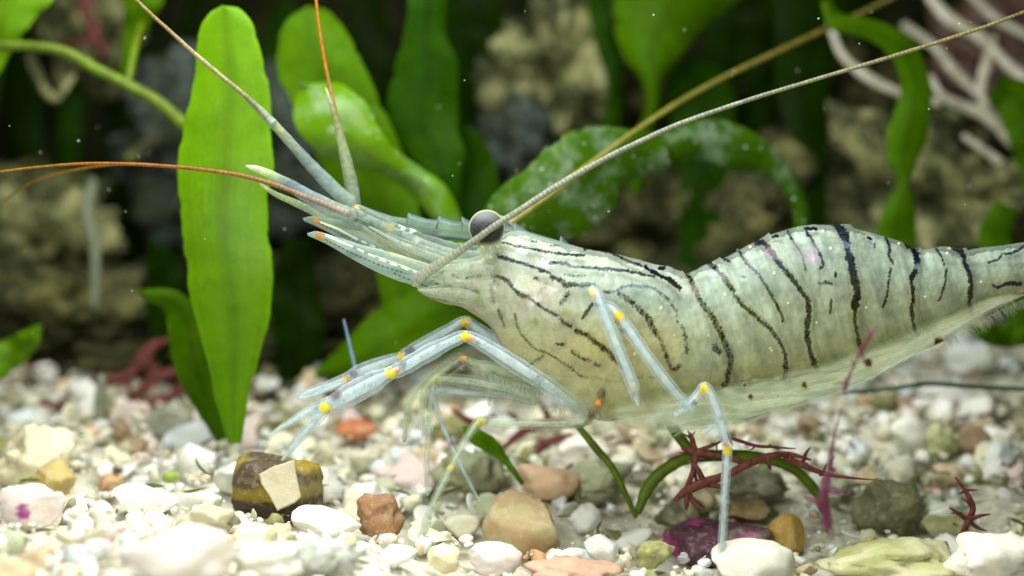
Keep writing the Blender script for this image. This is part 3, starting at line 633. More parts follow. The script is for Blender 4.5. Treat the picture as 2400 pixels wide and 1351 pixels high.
# red and purple weeds ------------------------------------------------
def weed(label, base, trunks, mat, w0, seed, name='red_weed', cat='red seaweed'):
    r = random.Random(seed); e = empty(name, W(*base), label, cat)
    for t in trunks:
        stem('branch', None, [(x, y, dd, hw * .8) for x, y, dd, hw in t], mat, parent=e, nv=8, flat=.5)
        for (x, y, dd, hw) in t[1:-1]:
            for _ in range(2 if name == 'red_weed' and w0 < 10 else 2):
                an = r.uniform(0, 6.28); ln = r.uniform(1.5, 5.5) * hw
                stem('branchlet', None, [(x, y, dd, hw * .55), (x + ln * math.cos(an) * .45, y + ln * math.sin(an) * .65, dd + r.uniform(-.1, .1), hw * .45), (x + ln * math.cos(an), y + ln * math.sin(an), dd, hw * .15)], mat, parent=e, nv=6, flat=.3)
    return e
weed('brownish red branching weed arching over the gravel under the prawn', (1585, 1170, -.3),
     [[(1582, 1172, .2, 7), (1610, 1150, .2, 13), (1650, 1132, .2, 14), (1700, 1115, .2, 12), (1750, 1090, .2, 12), (1800, 1070, .2, 10), (1850, 1066, .2, 8), (1900, 1078, .2, 3)],
      [(1610, 1145, .2, 8), (1625, 1100, .2, 8), (1630, 1060, .2, 9), (1620, 1030, .2, 5), (1612, 1008, .2, 2)],
      [(1630, 1060, .2, 9), (1680, 1040, .2, 4), (1710, 1028, .2, 5), (1770, 1045, .2, 5), (1810, 1048, .2, 4), (1865, 1052, .2, 1.5)],
      [(1600, 1052, .2, 6), (1640, 1062, .2, 9), (1700, 1070, .2, 6), (1730, 1075, .2, 3)],
      [(1840, 1072, .2, 9), (1880, 1090, .2, 9), (1930, 1110, .2, 7), (1990, 1120, .2, 4), (2050, 1125, .2, 1.5)]], M_red, 8, 1)
weed('small brick red weed sprig at the lower right', (2245, 1260, -.3),
     [[(2250, 1262, 0, 8), (2270, 1220, 0, 10), (2280, 1190, 0, 9), (2262, 1150, 0, 6), (2240, 1120, 0, 3)], [(2270, 1220, 0, 8), (2240, 1200, 0, 5), (2225, 1190, 0, 2)]], M_red, 8, 2)
weed('magenta feathery weed floating upright in front of the tail', (1938, 1180, -4),
     [[(1950, 1245, -4.0, 5), (1935, 1200, -4.0, 15), (1932, 1150, -4.0, 13), (1945, 1090, -4.0, 8), (1955, 1020, -4.0, 4), (1972, 960, -4.0, 2)],
      [(1978, 915, -4.0, 9), (1985, 895, -4.0, 7), (2000, 860, -4.0, 4), (2020, 820, -4.0, 7), (2040, 785, -4.0, 6), (2055, 765, -4.0, 2)]], M_purple, 7, 3, 'purple_weed', 'purple seaweed')
weed('dark red blurred weed clump behind the gravel at left', (330, 930, 9),
     [[(150, 930, 9, 12), (220, 900, 9, 18), (300, 880, 9, 16), (340, 830, 9, 20), (370, 800, 9, 10)], [(300, 940, 9, 10), (360, 890, 9, 16), (420, 870, 9, 14), (470, 865, 9, 6)], [(230, 960, 8.5, 14), (320, 950, 8.5, 18), (400, 930, 8.5, 12), (450, 910, 8.5, 6)], [(80, 940, 9, 8), (170, 960, 8.5, 14), (260, 985, 8, 8)]], M_red, 12, 4)
weed('dark red blurred weed tuft under the prawn belly', (1260, 1020, 5),
     [[(1180, 1050, 5, 8), (1230, 1010, 5, 14), (1290, 990, 5, 14), (1350, 1000, 5, 8)], [(1240, 1080, 5, 10), (1280, 1040, 5, 14), (1340, 1020, 5, 8)], [(1060, 960, 5, 6), (1110, 990, 5, 12), (1160, 975, 5, 6)]], M_red, 12, 5)
weed('reddish weed climbing the small top left rock', (240, 130, 14), [[(190, -20, 14, 14), (205, 40, 14, 18), (225, 90, 14, 16), (250, 130, 14, 8)]], M_red, 10, 6)

r = random.Random(77); VS = []; FS = []; off = 0; iv, if_ = ico(1)
for _ in range(90):
    d_ = r.uniform(-3, 9); p = W(r.uniform(0, 2400), r.uniform(0, 1000), d_); s_ = r.uniform(.008, .022)
    VS.append(iv * s_ * np.array([r.uniform(.6, 1.8), 1, 1]) + p); FS.append(if_ + off); off += len(iv)
tag(mk('floating_particles', np.vstack(VS), np.vstack(FS), simple('detritus', (.7, .7, .55), trans=.3)), 'tiny pale specks drifting in the water', None, None, 'stuff')

# ================================================================ THE PRAWN
prawn = empty('prawn', W(1600, 900, 0), 'translucent striped prawn with yellow banded legs standing on the gravel', 'prawn')
def part(name, V, F, mat, col, opa): return attach(mk(name, V, F, mat, col=col, opa=opa), prawn)

TB = [((968, 648), (972, 664)), ((985, 630), (985, 685)), ((1010, 620), (1010, 700)), ((1045, 612), (1045, 712)), ((1085, 605), (1082, 722)), ((1125, 596), (1118, 742)), ((1155, 572), (1146, 765)),
      ((1182, 548), (1165, 792)), ((1220, 540), (1185, 826)), ((1280, 557), (1225, 862)), ((1345, 577), (1272, 905)), ((1400, 588), (1332, 950)), ((1450, 598), (1395, 985)),
      ((1510, 612), (1470, 982)), ((1560, 625), (1548, 958)), ((1602, 640), (1622, 930)), ((1650, 622), (1700, 912)), ((1700, 602), (1770, 900)), ((1760, 573), (1830, 892)),
      ((1830, 543), (1890, 878)), ((1900, 527), (1950, 862)), ((1970, 529), (2010, 838)), ((2040, 543), (2070, 815)), ((2100, 563), (2115, 802)), ((2150, 583), (2165, 788)),
      ((2210, 580), (2225, 766)), ((2262, 588), (2285, 742)), ((2330, 577), (2345, 715)), ((2400, 568), (2410, 692)), ((2500, 560), (2500, 680)), ((2600, 570), (2600, 665)), ((2680, 600), (2680, 640))]
bw = [.05, .25, .4, .52, .6, .7, .85, 1.0, 1.15, 1.25, 1.32, 1.35, 1.35, 1.32, 1.25, 1.18, 1.18, 1.2, 1.2, 1.2, 1.18, 1.12, 1.05, .98, .92, .85, .78, .72, .66, .58, .45, .15]
T_ = [t for t, b in TB]; B_ = [b for t, b in TB]
px, py, dep, U, PH = loft(T_, B_, bw, 820, 300, .82, 0.0)
# front-side pixel coordinates for the pigment (mirrored for the far side)
P = W(px, py, -np.abs(dep)); QX, QY, _ = proj(P.reshape(-1, 3)); QX = QX.reshape(px.shape); QY = QY.reshape(px.shape)

c3 = lambda L: [(x / 2.598 + 1560, y / 2.598 + 480) for x, y in L]
c2 = lambda L: [(x / 3.07 + 1080, y / 3.07 + 460) for x, y in L]
# stripes: (points, width px, darkness, dotted, yellow edge)
ST = [
 (c3([(125, 400), (160, 470), (200, 570), (260, 650), (320, 750), (370, 860), (395, 950), (380, 1050), (360, 1110)]), 11, 1, .35, 1),
 (c3([(265, 360), (300, 390), (380, 480), (450, 590), (520, 660), (620, 740), (690, 820), (725, 900), (730, 980), (720, 1055)]), 8.5, 1, .2, 1),
 (c3([(445, 280), (490, 350), (560, 420), (610, 490), (660, 580), (710, 680), (715, 710)]), 6, .95, .2, .5),
 (c3([(555, 235), (600, 240), (640, 290), (700, 370), (790, 480), (860, 580), (870, 650), (860, 760), (870, 850), (900, 950), (925, 1000)]), 10, 1, .1, 1),
 (c3([(745, 165), (780, 230), (820, 280), (840, 350), (855, 400)]), 4.5, .9, .2, .3),
 (c3([(860, 170), (900, 230), (940, 300), (955, 360), (945, 385)]), 6.5, 1, .1, .3),
 (c3([(1040, 130), (1085, 180), (1105, 260), (1130, 360), (1150, 450), (1165, 530), (1150, 620)]), 15, 1, .05, 1),
 (c3([(1150, 600), (1155, 720), (1175, 820), (1190, 860)]), 8, 1, .15, 1),
 (c3([(1340, 200), (1365, 260), (1360, 310), (1385, 360)]), 5, 1, .1, .3), (c3([(1370, 390), (1360, 470), (1345, 560), (1325, 625)]), 5.5, 1, .1, .5),
 (c3([(1470, 245), (1520, 290), (1530, 380), (1495, 450)]), 12, 1, 0, 1), (c3([(1495, 450), (1510, 550), (1500, 650), (1515, 740), (1535, 790)]), 7.5, 1, .1, 1),
 (c3([(1640, 260), (1680, 320), (1700, 370)]), 4.5, .9, .1, .3), (c3([(1710, 400), (1695, 500), (1665, 580)]), 4.5, .9, .1, .3),
 (c3([(1750, 265), (1810, 310), (1830, 380), (1860, 440), (1855, 530), (1850, 600), (1865, 665)]), 10, 1, .05, 1),
 (c3([(1965, 355), (2030, 330), (2050, 300), (2110, 295), (2180, 255)]), 5, 1, .1, .2), (c3([(1995, 495), (2030, 500), (2090, 480), (2165, 480)]), 7, 1, .05, .2),
 (c3([(930, 480), (975, 475), (1015, 482)]), 6, .9, .3, .1), (c3([(1036, 415), (1036, 437)]), 5, .9, 0, .2), (c3([(1010, 580), (1000, 660)]), 5, .9, .1, .3),
 (c3([(850, 145), (920, 148)]), 6, .9, 0, 0), (c3([(355, 330), (390, 345)]), 5, .9, 0, .4), (c3([(300, 875), (322, 897)]), 13, .8, .2, .1),
 (c3([(1230, 195), (1250, 208)]), 5, .9, 0, 0), (c3([(1272, 240), (1272, 260)]), 4, .9, 0, 0), (c3([(460, 435), (480, 440)]), 5, .8, .3, 0), (c3([(640, 205), (680, 190)]), 4, .8, 0, 0),
 (c2([(270, 435), (340, 455), (430, 480), (520, 510), (640, 555)]), 7, 1, .1, .2), (c2([(300, 335), (450, 365), (560, 385), (680, 415), (790, 425), (890, 425)]), 5, .95, .1, 0),
 (c2([(640, 480), (760, 485), (800, 505), (950, 515), (1100, 525), (1250, 550), (1390, 580)]), 5.5, .95, .1, .1),
 (c2([(1020, 395), (1100, 420), (1200, 465), (1330, 510)]), 5, .95, .1, .1), (c2([(1330, 510), (1440, 575), (1510, 620), (1570, 670)]), 9, 1, 0, .4),
 (c2([(750, 560), (810, 575), (890, 572)]), 5, .8, .3, 0), (c2([(650, 585), (720, 605), (740, 640), (810, 640), (900, 640), (960, 650)]), 9, .9, .2, .1),
 (c2([(1040, 690), (1110, 680), (1180, 650), (1270, 645), (1370, 665), (1440, 705)]), 6.5, .9, .25, .1), (c2([(1440, 705), (1500, 760), (1550, 830), (1560, 910), (1600, 960), (1620, 1050), (1625, 1130)]), 6.5, .75, .75, .3),
 (c2([(1140, 700), (1200, 745), (1280, 810), (1340, 870), (1400, 980)]), 10, .9, .45, .2), (c2([(1400, 980), (1450, 1070), (1490, 1180), (1520, 1250), (1580, 1220)]), 7.5, .8, .5, .3),
 (c2([(250, 575), (320, 600), (370, 650), (430, 710), (500, 735), (580, 800), (690, 860), (740, 910), (790, 945)]), 7, .95, .25, .2),
 (c2([(830, 965), (900, 1000), (980, 1060), (1060, 1120), (1110, 1180), (1170, 1225)]), 10, 1, .25, .5), (c2([(960, 770), (920, 810), (880, 880)]), 7.5, 1, .1, .2),
 (c2([(385, 850), (410, 940), (460, 1030), (530, 1095), (620, 1130), (720, 1190), (820, 1255), (870, 1300)]), 4.5, .75, .45, .3), (c2([(870, 1300), (960, 1310), (1060, 1335), (1150, 1345)]), 5, .5, .8, .4),
 (c2([(770, 700), (740, 740), (725, 780)]), 9, .8, .4, .1), (c2([(620, 625), (560, 700)]), 6, .5, .8, .2), (c2([(690, 1065), (745, 1068)]), 6, .8, .5, 0),
 (c2([(800, 1120), (860, 1160), (930, 1185)]), 7, .8, .5, .1), (c2([(965, 1212), (995, 1218)]), 6, .8, .4, 0), (c2([(590, 1150), (530, 1190), (470, 1225)]), 5, .7, .4, .2), (c2([(1280, 1300), (1400, 1300)]), 5, .6, .7, .5),
 (c2([(1120, 900), (1160, 960), (1200, 1000)]), 6, .8, .4, .1),
 (c2([(180, 480), (210, 540), (240, 600), (220, 650), (235, 770)]), 8, .55, .5, .5), (c2([(1435, 520), (1460, 525)]), 8, 1, 0, 0), (c2([(890, 387), (910, 387)]), 5, .9, 0, 0), (c2([(960, 385), (990, 387)]), 4, .9, 0, 0),
 (c2([(530, 590), (545, 590)]), 6, .8, .2, 0), (c2([(0, 655), (60, 670), (130, 690)]), 6, .7, .7, .2), (c2([(270, 830), (290, 890), (310, 940)]), 5, .7, .4, .1), (c2([(425, 300), (540, 325)]), 5, .7, .7, 0), (c2([(640, 360), (700, 365)]), 4, .7, .6, 0),
 ([(1085, 660), (1100, 650), (1125, 648)], 5, .7, .6, .1), ([(1060, 645), (1085, 655)], 4, .7, .7, 0), ([(1000, 700), (1045, 705)], 5, .7, .7, .2), ([(1010, 665), (1055, 670)], 5, .7, .7, 0),
 (c2([(700, 600), (740, 625)]), 12, .7, .2, 0), (c2([(1800, 470), (1900, 560)]), 6, .0, 0, 0),
]
WD = [c3([q])[0] + (3.4,) for q in [(165, 395), (515, 260), (660, 415), (360, 545), (745, 598), (260, 795), (635, 870), (645, 885), (920, 718), (1003, 265), (957, 158), (1420, 240), (1712, 300), (1728, 270), (1222, 627), (1580, 560), (1920, 470), (1485, 805), (1765, 805), (1690, 160)]]
WD += [c2([q])[0] + (3.2,) for q in [(987, 462), (1048, 568), (1250, 1135), (1535, 1000), (590, 450), (1440, 805), (285, 395)]]
WD += [c3([q])[0] + (8.0,) for q in [(835, 975), (1130, 900), (490, 1045)]]

def seg_dist(X, Y, pts):
    best = np.full(X.shape, 1e9)
    for (x0, y0), (x1, y1) in zip(pts[:-1], pts[1:]):
        dx, dy = x1 - x0, y1 - y0; t = np.clip(((X - x0) * dx + (Y - y0) * dy) / (dx * dx + dy * dy + 1e-9), 0, 1)
        best = np.minimum(best, np.hypot(X - x0 - t * dx, Y - y0 - t * dy))
    return best
def pigment(X, Y, col, opa):
    dark = np.zeros(X.shape); yel = np.zeros(X.shape)
    jx = X + 1.6 * (vn(X / 9, Y / 9, 1) - .5); jy = Y + 1.6 * (vn(X / 9, Y / 9, 2) - .5)
    nz_ = vn(X / 3.1, Y / 3.1, 3); nl = vn(X / 16, Y / 16, 5)
    for pts, wd, dk, dot, yl in ST:
        if dk <= 0: continue
        p = smooth(pts, max(2, len(pts) * 4)); lo = p.min(0) - 30; hi = p.max(0) + 30
        m = (X > lo[0]) & (X < hi[0]) & (Y > lo[1]) & (Y < hi[1])
        if not m.any(): continue
        dd = seg_dist(jx[m], jy[m], [tuple(q) for q in p])
        hw = wd / 2 * (1.03 + .5 * nl[m]); dk = min(1, dk * 1.25); dot = dot * .7
        k = 1 - ss(hw - 1.2, hw + 1.5, dd + (nz_[m] - .5) * (wd * .35 + 2.5))
        k = np.maximum(k, .8 * (1 - ss(hw + 2, hw + 5, dd)) * ss(.72, .8, vn(X[m] / 2.2, Y[m] / 2.2, 13)) * (dot > .15))
        k *= 1 - dot * ss(.42, .56, vn(X[m] / 2.9, Y[m] / 2.9, 9))
        dark[m] = np.maximum(dark[m], k * dk)
        y = (1 - ss(hw + 1, hw + 7, dd)) * yl * .8 * ss(.25, .65, nl[m])
        yel[m] = np.maximum(yel[m], y)
    nb = vn(X / 40, Y / 40, 11)
    yel *= ss(600, 720, Y) * .8 + .2
    col = col * (1 - yel[..., None] * .75) + np.array([.52, .50, .06]) * yel[..., None] * .75
    dc = np.where((Y < 640)[..., None], np.array([.003, .005, .018]), np.array([.010, .008, .004]))
    col = col * (1 - dark[..., None]) + dc * dark[..., None]
    for x, y, r in WD:
        k = 1 - ss(r * .6, r * 1.25, np.hypot(X - x, Y - y) + (nz_ - .5) * r * (.2 if r < 5 else 1.2))
        cc_ = np.array([.92, .95, .66])
        col = col * (1 - k[..., None]) + cc_ * k[..., None]
    for x, y, r in WD: opa = np.maximum(opa, .9 * (1 - ss(r * .6, r * 1.25, np.hypot(X - x, Y - y))) * (r < 5))
    return col, np.maximum(np.maximum(opa, yel * .8), dark * .97), dark

def body_base(X, Y, U):
    blue = np.array([.345, .415, .365]); green = np.array([.42, .455, .32]); cream = np.array([.53, .52, .31]); pale = np.array([.56, .57, .47])
    n1 = vn(X / 70, Y / 50, 21); n2 = vn(X / 24, Y / 20, 22)
    # relative height between top & bottom outline from cos(ph)
    col = np.broadcast_to(blue, X.shape + (3,)).copy()
    def blend(c, k): nonlocal col; k = np.clip(k, 0, 1)[..., None]; col = col * (1 - k) + c * k
    v = (1 - np.cos(PH)) / 2
    blend(green, ss(.2, .7, v) * .8)
    blend(cream, ss(.72, .98, v + .1 * (n1 - .5)) * .9)
    car = ss(1660, 1560, X) * ss(1120, 1200, X)
    blend(cream, car * ss(700, 830, Y + 50 * (n1 - .5)) * .8)
    blend(np.array([.52, .45, .18]), np.exp(-((X - 1440) / 110) ** 2 - ((Y - 820) / 60) ** 2) * .6)
    blend(np.array([.50, .55, .48]), car * ss(700, 640, Y) * .6)
    blend(pale, ss(1210, 1120, X) * .9)
    blend(np.array([.70, .66, .56]), np.exp(-((X - 1260) / 70) ** 2 - ((Y - 690) / 50) ** 2) * .8)
    blend(np.array([.85, .80, .90]), np.exp(-((X - 1235) / 70) ** 2 - ((Y - 597 - (X - 1235) * .28) / 11) ** 2) * .75 * ss(.3, .5, n2))  # pinkish white band: the back's iridescent highlight painted into the colour
    blend(np.array([.55, .40, .62]), .8 * np.exp(-((X - 1905) / 16) ** 2 - ((Y - 602) / 16) ** 2))  # from here, purple, green and blue patches paint iridescent glints
    blend(np.array([.50, .82, .62]), .8 * np.exp(-((X - 1868) / 16) ** 2 - ((Y - 560) / 8) ** 2))
    blend(np.array([.52, .40, .68]), .8 * np.exp(-((X - 1798) / 12) ** 2 - ((Y - 588) / 8) ** 2))
    blend(np.array([.62, .70, .85]), .8 * np.exp(-((X - 1675) / 12) ** 2 - ((Y - 640) / 7) ** 2))
    for (gx_, gy_, r_, c_) in [(1118, 697, 9, (.25, .38, .04)), (1255, 757, 9, (.25, .35, .04)), (1326, 735, 12, (.40, .40, .12)), (1165, 640, 10, (.42, .34, .08))]:
        blend(np.array(c_), .7 * np.exp(-((X - gx_) ** 2 + (Y - gy_) ** 2) / r_ ** 2))
    col = col * (1 + .30 * (n2 - .5) + .12 * (vn(X / 7, Y / 7, 25) - .5))[..., None]
    # muscle bands in the abdomen
    ab = ss(1600, 1680, X)
    col = col * (1 + ab * .10 * np.sin((X + (Y - 560) * -.35) / 13))[..., None]
    fib = vn((X + (Y - 560) * -.35) / 5.5, (Y + X * .3) / 34, 26)
    col = col * (1 + (ab * .16 + .06) * (fib - .5))[..., None]
    col = col * (1 + .16 * (vn(X / 3.3, Y / 3.3, 27) - .5))[..., None]
    # brown limb joints under the tergites
    for x, y, r in [(2200, 803, 17), (2035, 851, 13)]:
        blend(np.array([.06, .03, .005]), (1 - ss(r * .3, r, np.hypot(X - x, (Y - y) * 1.2) + 6 * (n2 - .5))))
    return col
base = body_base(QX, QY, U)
v01 = (1 - np.cos(PH)) / 2
opa0 = .22 + .10 * vn(QX / 30, QY / 30, 77) + .12 * ss(1560, 1450, QX) * ss(.3, .6, v01)
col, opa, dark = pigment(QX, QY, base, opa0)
# overlapping plates: raise toward each rear edge, then drop
BND = [[(1602, 600), (1602, 640), (1628, 700), (1655, 760), (1668, 850), (1650, 980)], [(1680, 560), (1690, 612), (1735, 690), (1810, 760), (1850, 830), (1850, 960)],
       [(1800, 520), (1806, 565), (1860, 634), (1905, 700), (1912, 790), (1935, 900)], [(1985, 500), (1998, 538), (2016, 640), (2020, 700), (2020, 790), (2030, 900)],
       [(2150, 540), (2160, 592), (2158, 640), (2152, 700), (2160, 790), (2160, 860)], [(2262, 560), (2268, 600), (2282, 650), (2284, 700), (2290, 760), (2290, 800)]]
disp = np.zeros(QX.shape)
for bl in BND:
    bl = np.array(bl, float); xb = np.interp(QY, bl[:, 1], bl[:, 0]); dx = QX - xb
    disp += .065 * np.exp(np.minimum(dx, 0) / 22) * (1 - ss(-1.5, 2.5, dx))
    ln_ = np.exp(-((dx - 1) / 2.2) ** 2)
    col = col * (1 - .5 * ln_[..., None]) + np.array([.62, .66, .48]) * .5 * ln_[..., None]; opa = np.maximum(opa, .75 * ln_)
disp += .05 * (vn(QX / 45, QY / 45, 31) - .5) + .012 * (vn(QX / 12, QY / 12, 32) - .5)
# cheek plate edges / grooves of the carapace
for gr_, dp in (([(1150, 620), (1165, 680), (1175, 760)], .05), (c2([(560, 610), (640, 640), (720, 660), (700, 780), (690, 850)]), .035), ([(1180, 560), (1250, 600), (1350, 640)], .02)):
    disp -= dp * np.exp(-(seg_dist(QX, QY, gr_) / 6) ** 2)
Pm = W(px, py, dep); cen = Pm.mean(1, keepdims=True); out_ = Pm - cen; out_ /= (np.linalg.norm(out_, axis=-1, keepdims=True) + 1e-6)
Pm = Pm + out_ * disp[..., None]
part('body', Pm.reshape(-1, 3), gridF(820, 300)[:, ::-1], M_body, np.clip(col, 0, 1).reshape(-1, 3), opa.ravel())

# the milky muscle and organs seen through the clear shell
k_ = len(T_); Tm = np.array(T_, float); Bm = np.array(B_, float); hm = (Tm - Bm)
ln__ = np.linalg.norm(hm, axis=1, keepdims=True); Tf = Tm - hm / ln__ * np.minimum(13, ln__ * .1); Bf = Bm + hm / ln__ * np.minimum(9, ln__ * .08)
pxf, pyf, df, Uf, PHf = loft(Tf[1:], Bf[1:], np.array(bw[1:]) * .88, 520, 200, .82, 0.0)
PH_keep = PH; PH = PHf
Pf = W(pxf, pyf, -np.abs(df)); FX, FY, _ = proj(Pf.reshape(-1, 3)); FX = FX.reshape(pxf.shape); FY = FY.reshape(pxf.shape)
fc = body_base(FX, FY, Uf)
PH = PH_keep
bun = .5 * vn((FX + (FY - 700) * -.45) / 22, (FY + FX * .2) / 70, 91) + .5 * vn((FX + (FY - 700) * -.3) / 9, (FY + FX * .2) / 50, 94); fine_ = vn(FX / 6, FY / 9, 92)
fc = fc * (.93 + .15 * bun + .08 * (fine_ - .5))[..., None]
vis = np.exp(-((FX - 1250) / 60) ** 2 - ((FY - 700) / 45) ** 2) + np.exp(-((FX - 1330) / 40) ** 2 - ((FY - 760) / 30) ** 2)
fc = fc * (1 - .35 * (vis * ss(.35, .6, vn(FX / 16, FY / 16, 93)))[..., None])
gut = 1 - ss(2, 7, seg_dist(FX, FY, [(1500, 680), (1600, 668), (1700, 640), (1800, 600), (1900, 572), (2000, 572), (2100, 600), (2260, 622), (2400, 622)]))
fc = fc * (1 - .18 * gut[..., None])
Vf = W(pxf, pyf, df); cenf = Vf.mean(1, keepdims=True) if False else Vf.mean(1)[:, None]
of = Vf - cenf; of /= (np.linalg.norm(of, axis=-1, keepdims=True) + 1e-6); Vf = Vf + of * (.10 * (bun - .5) + .03 * (fine_ - .5))[..., None]
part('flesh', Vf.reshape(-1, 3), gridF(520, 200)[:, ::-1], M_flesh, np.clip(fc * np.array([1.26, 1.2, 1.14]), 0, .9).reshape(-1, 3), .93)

# ---- rostrum blade with teeth
ro = [(1365, 586), (1335, 573), (1314, 552), (1318, 567), (1280, 555), (1240, 543), (1206, 521), (1212, 534), (1180, 527), (1140, 522), (1110, 522), (1082, 508), (1087, 521), (1060, 518), (1028, 506), (1035, 517), (1000, 513), (956, 499), (966, 513), (920, 507), (880, 494), (836, 477),
      (846, 492), (890, 514), (930, 532), (965, 546), (1005, 556), (1050, 560), (1100, 566), (1180, 580), (1250, 600), (1340, 610)]
bm = bmesh.new(); ro = np.array(ro, float)
# dense outline
dense = []
for i in range(len(ro)):
    a_, b_ = ro[i], ro[(i + 1) % len(ro)]; k = max(1, int(np.linalg.norm(b_ - a_) / 8))
    for j in range(k): dense.append(a_ + (b_ - a_) * j / k)
dense = np.array(dense); n = len(dense)
inner = dense + 0.0
cl = smooth([(846, 484), (900, 511), (970, 529), (1050, 540), (1150, 552), (1250, 572), (1350, 598)], 60)
near = cl[np.argmin(((dense[:, None] - cl[None]) ** 2).sum(-1), 1)]
rings = [W(dense[:, 0], dense[:, 1], 0)]
mid = dense * .5 + near * .5
front = [W(mid[:, 0], mid[:, 1], np.full(n, -.025)), W(near[:, 0], near[:, 1], np.full(n, -.05))]
back = [W(mid[:, 0], mid[:, 1], np.full(n, .025)), W(near[:, 0], near[:, 1], np.full(n, .05))]
V = np.vstack(rings + front + back); F = []
for j in range(n):
    k = (j + 1) % n
    F += [[j, k, n + k, n + j], [n + j, n + k, 2 * n + k, 2 * n + j], [k, j, 3 * n + j, 3 * n + k], [3 * n + k, 3 * n + j, 4 * n + j, 4 * n + k]]
rx, ry, _ = proj(V); e_ = np.concatenate([np.ones(n), np.zeros(n * 4)]); 
rc = np.tile(np.array([.25, .34, .29]), (len(V), 1)) * (1 + .5 * (vn(rx / 14, ry / 9, 41) - .5))[:, None]
rc = np.where((e_ > 0)[:, None], np.array([.05, .09, .11]), rc)
part('rostrum', V, np.array(F), M_blade, rc, .42 + .5 * e_)

# ---- generic limbs
LB = np.array([.62, .72, .86]); YEL = np.array([.74, .60, .02]); ORG = np.array([.65, .25, .01]); BRN = np.array([.10, .06, .06]); CLR = np.array([.46, .50, .42])
def paint(V, base, spots, U=None):
    X, Y, _ = proj(V); col = np.tile(base, (len(V), 1)).astype(float)
    col *= (1 + .22 * (vn(X / 9, Y / 9, 51) - .5))[:, None]
    k_op = np.zeros(len(V))
    sp_ = ss(.80, .86, vn(X / 2.6, Y / 2.6, 55)); col = col * (1 - .45 * sp_[:, None])
    for x, y, r, c, a_ in spots:
        r = r * .88; dd = np.hypot(X - x, Y - y) + (vn(X / 4, Y / 4, 53) - .5) * r * .8
        k = (1 - ss(r * .75, r * 1.15, dd)) * a_
        col = col * (1 - k[:, None]) + c * k[:, None]; k_op = np.maximum(k_op, k)
    return col, k_op
def limb(name, pts, base=LB, opa=.6, spots=(), flat=.75, nv=20, mat=None):
    V, F, U_, ph = tube(pts, nv=nv, flat=flat)
    col, k = paint(V, base, spots)
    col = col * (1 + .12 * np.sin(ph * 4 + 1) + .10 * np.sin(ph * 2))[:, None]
    op = opa if np.isscalar(opa) else np.interp(U_, np.linspace(0, 1, len(opa)), opa)
    op = np.maximum(op * .36 * np.ones(len(V)), k * .9)
    pin = np.array(pts, float).copy(); pin[:, 3] *= .5
    V2, F2, U2, ph2 = tube(pin, nv=12, flat=flat)
    c2_, k2_ = paint(V2, np.array(base) * 1.25, spots); o2 = (opa if np.isscalar(opa) else np.interp(U2, np.linspace(0, 1, len(opa)), opa)) * (.5 + .6 * vn(U2 * 30, ph2, 5))
    return part(name, np.vstack([V, V2]), np.vstack([F, F2 + len(V)]), mat or M_limb, np.clip(np.vstack([col, c2_]), 0, .95), np.concatenate([op, np.clip(o2 * np.ones(len(V2)), 0, .9)]))
def joint(x, y, r=13, dx=0, dy=0): return [(x + dx, y + dy, r * .95, BRN, .75), (x, y, r, YEL, 1), (x + r * .35, y + r * .5, r * .35, ORG, .8)]

# far cheliped
limb('claw_leg', [(1330, 925, .8, 16), (1270, 888, .8, 17), (1180, 815, .8, 17), (1110, 765, .8, 14), (1088, 753, .8, 12), (1060, 768, .8, 13), (1000, 803, .8, 16), (950, 832, .7, 15), (938, 838, .7, 13), (900, 852, .7, 18), (850, 872, .7, 20), (815, 888, .7, 15), (770, 905, .7, 12), (725, 920, .7, 10), (700, 932, .7, 5)],
     spots=joint(1089, 755, 13) + [(1098, 765, 6, ORG, .9), (960, 822, 13, BRN, .8), (940, 836, 12, YEL, 1), (828, 878, 12, BRN, .7), (812, 890, 12, ORG, 1), (808, 893, 7, YEL, .8), (1160, 800, 8, LB * .6, .4)], opa=[.3, .5, .55, .55, .6, .6, .6])
limb('claw_finger', [(812, 894, .62, 8), (770, 912, .6, 7), (725, 930, .6, 5), (698, 934, .6, 3)], opa=.6)
# near cheliped
limb('claw_leg', [(1370, 965, -.8, 20), (1330, 940, -.9, 20), (1285, 905, -1, 20), (1200, 850, -1, 20), (1130, 806, -1, 17), (1092, 789, -1, 14), (1065, 797, -1, 16), (1000, 830, -1, 20), (945, 862, -1, 19), (915, 875, -1, 16), (880, 893, -1, 24), (830, 920, -1, 27), (785, 945, -1, 23), (762, 958, -1, 15)],
     spots=joint(1090, 790, 15) + [(1108, 797, 7, ORG, .9), (1120, 803, 6, BRN, .5), (940, 855, 14, BRN, .7), (915, 876, 16, YEL, 1), (931, 872, 7, ORG, 1), (785, 925, 17, BRN, .8), (762, 957, 15, YEL, 1), (765, 965, 6, ORG, .5), (1262, 890, 14, BRN, .55), (1160, 822, 10, LB * .6, .35), (1024, 805, 8, BRN, .4)], opa=[.12, .3, .52, .58, .6, .62, .62, .62])
limb('claw_finger', [(775, 940, -1, 13), (730, 962, -1, 12), (690, 985, -1, 9), (655, 1005, -1, 6), (634, 1022, -1, 3)], spots=[(745, 952, 12, BRN, .35)], opa=.6)
limb('claw_finger', [(764, 955, -1.05, 14), (740, 985, -1.05, 14), (710, 1020, -1.05, 11), (682, 1052, -1.05, 8), (662, 1078, -1.05, 4)], spots=[(762, 957, 15, YEL, 1), (735, 985, 12, BRN, .25)], opa=.62)
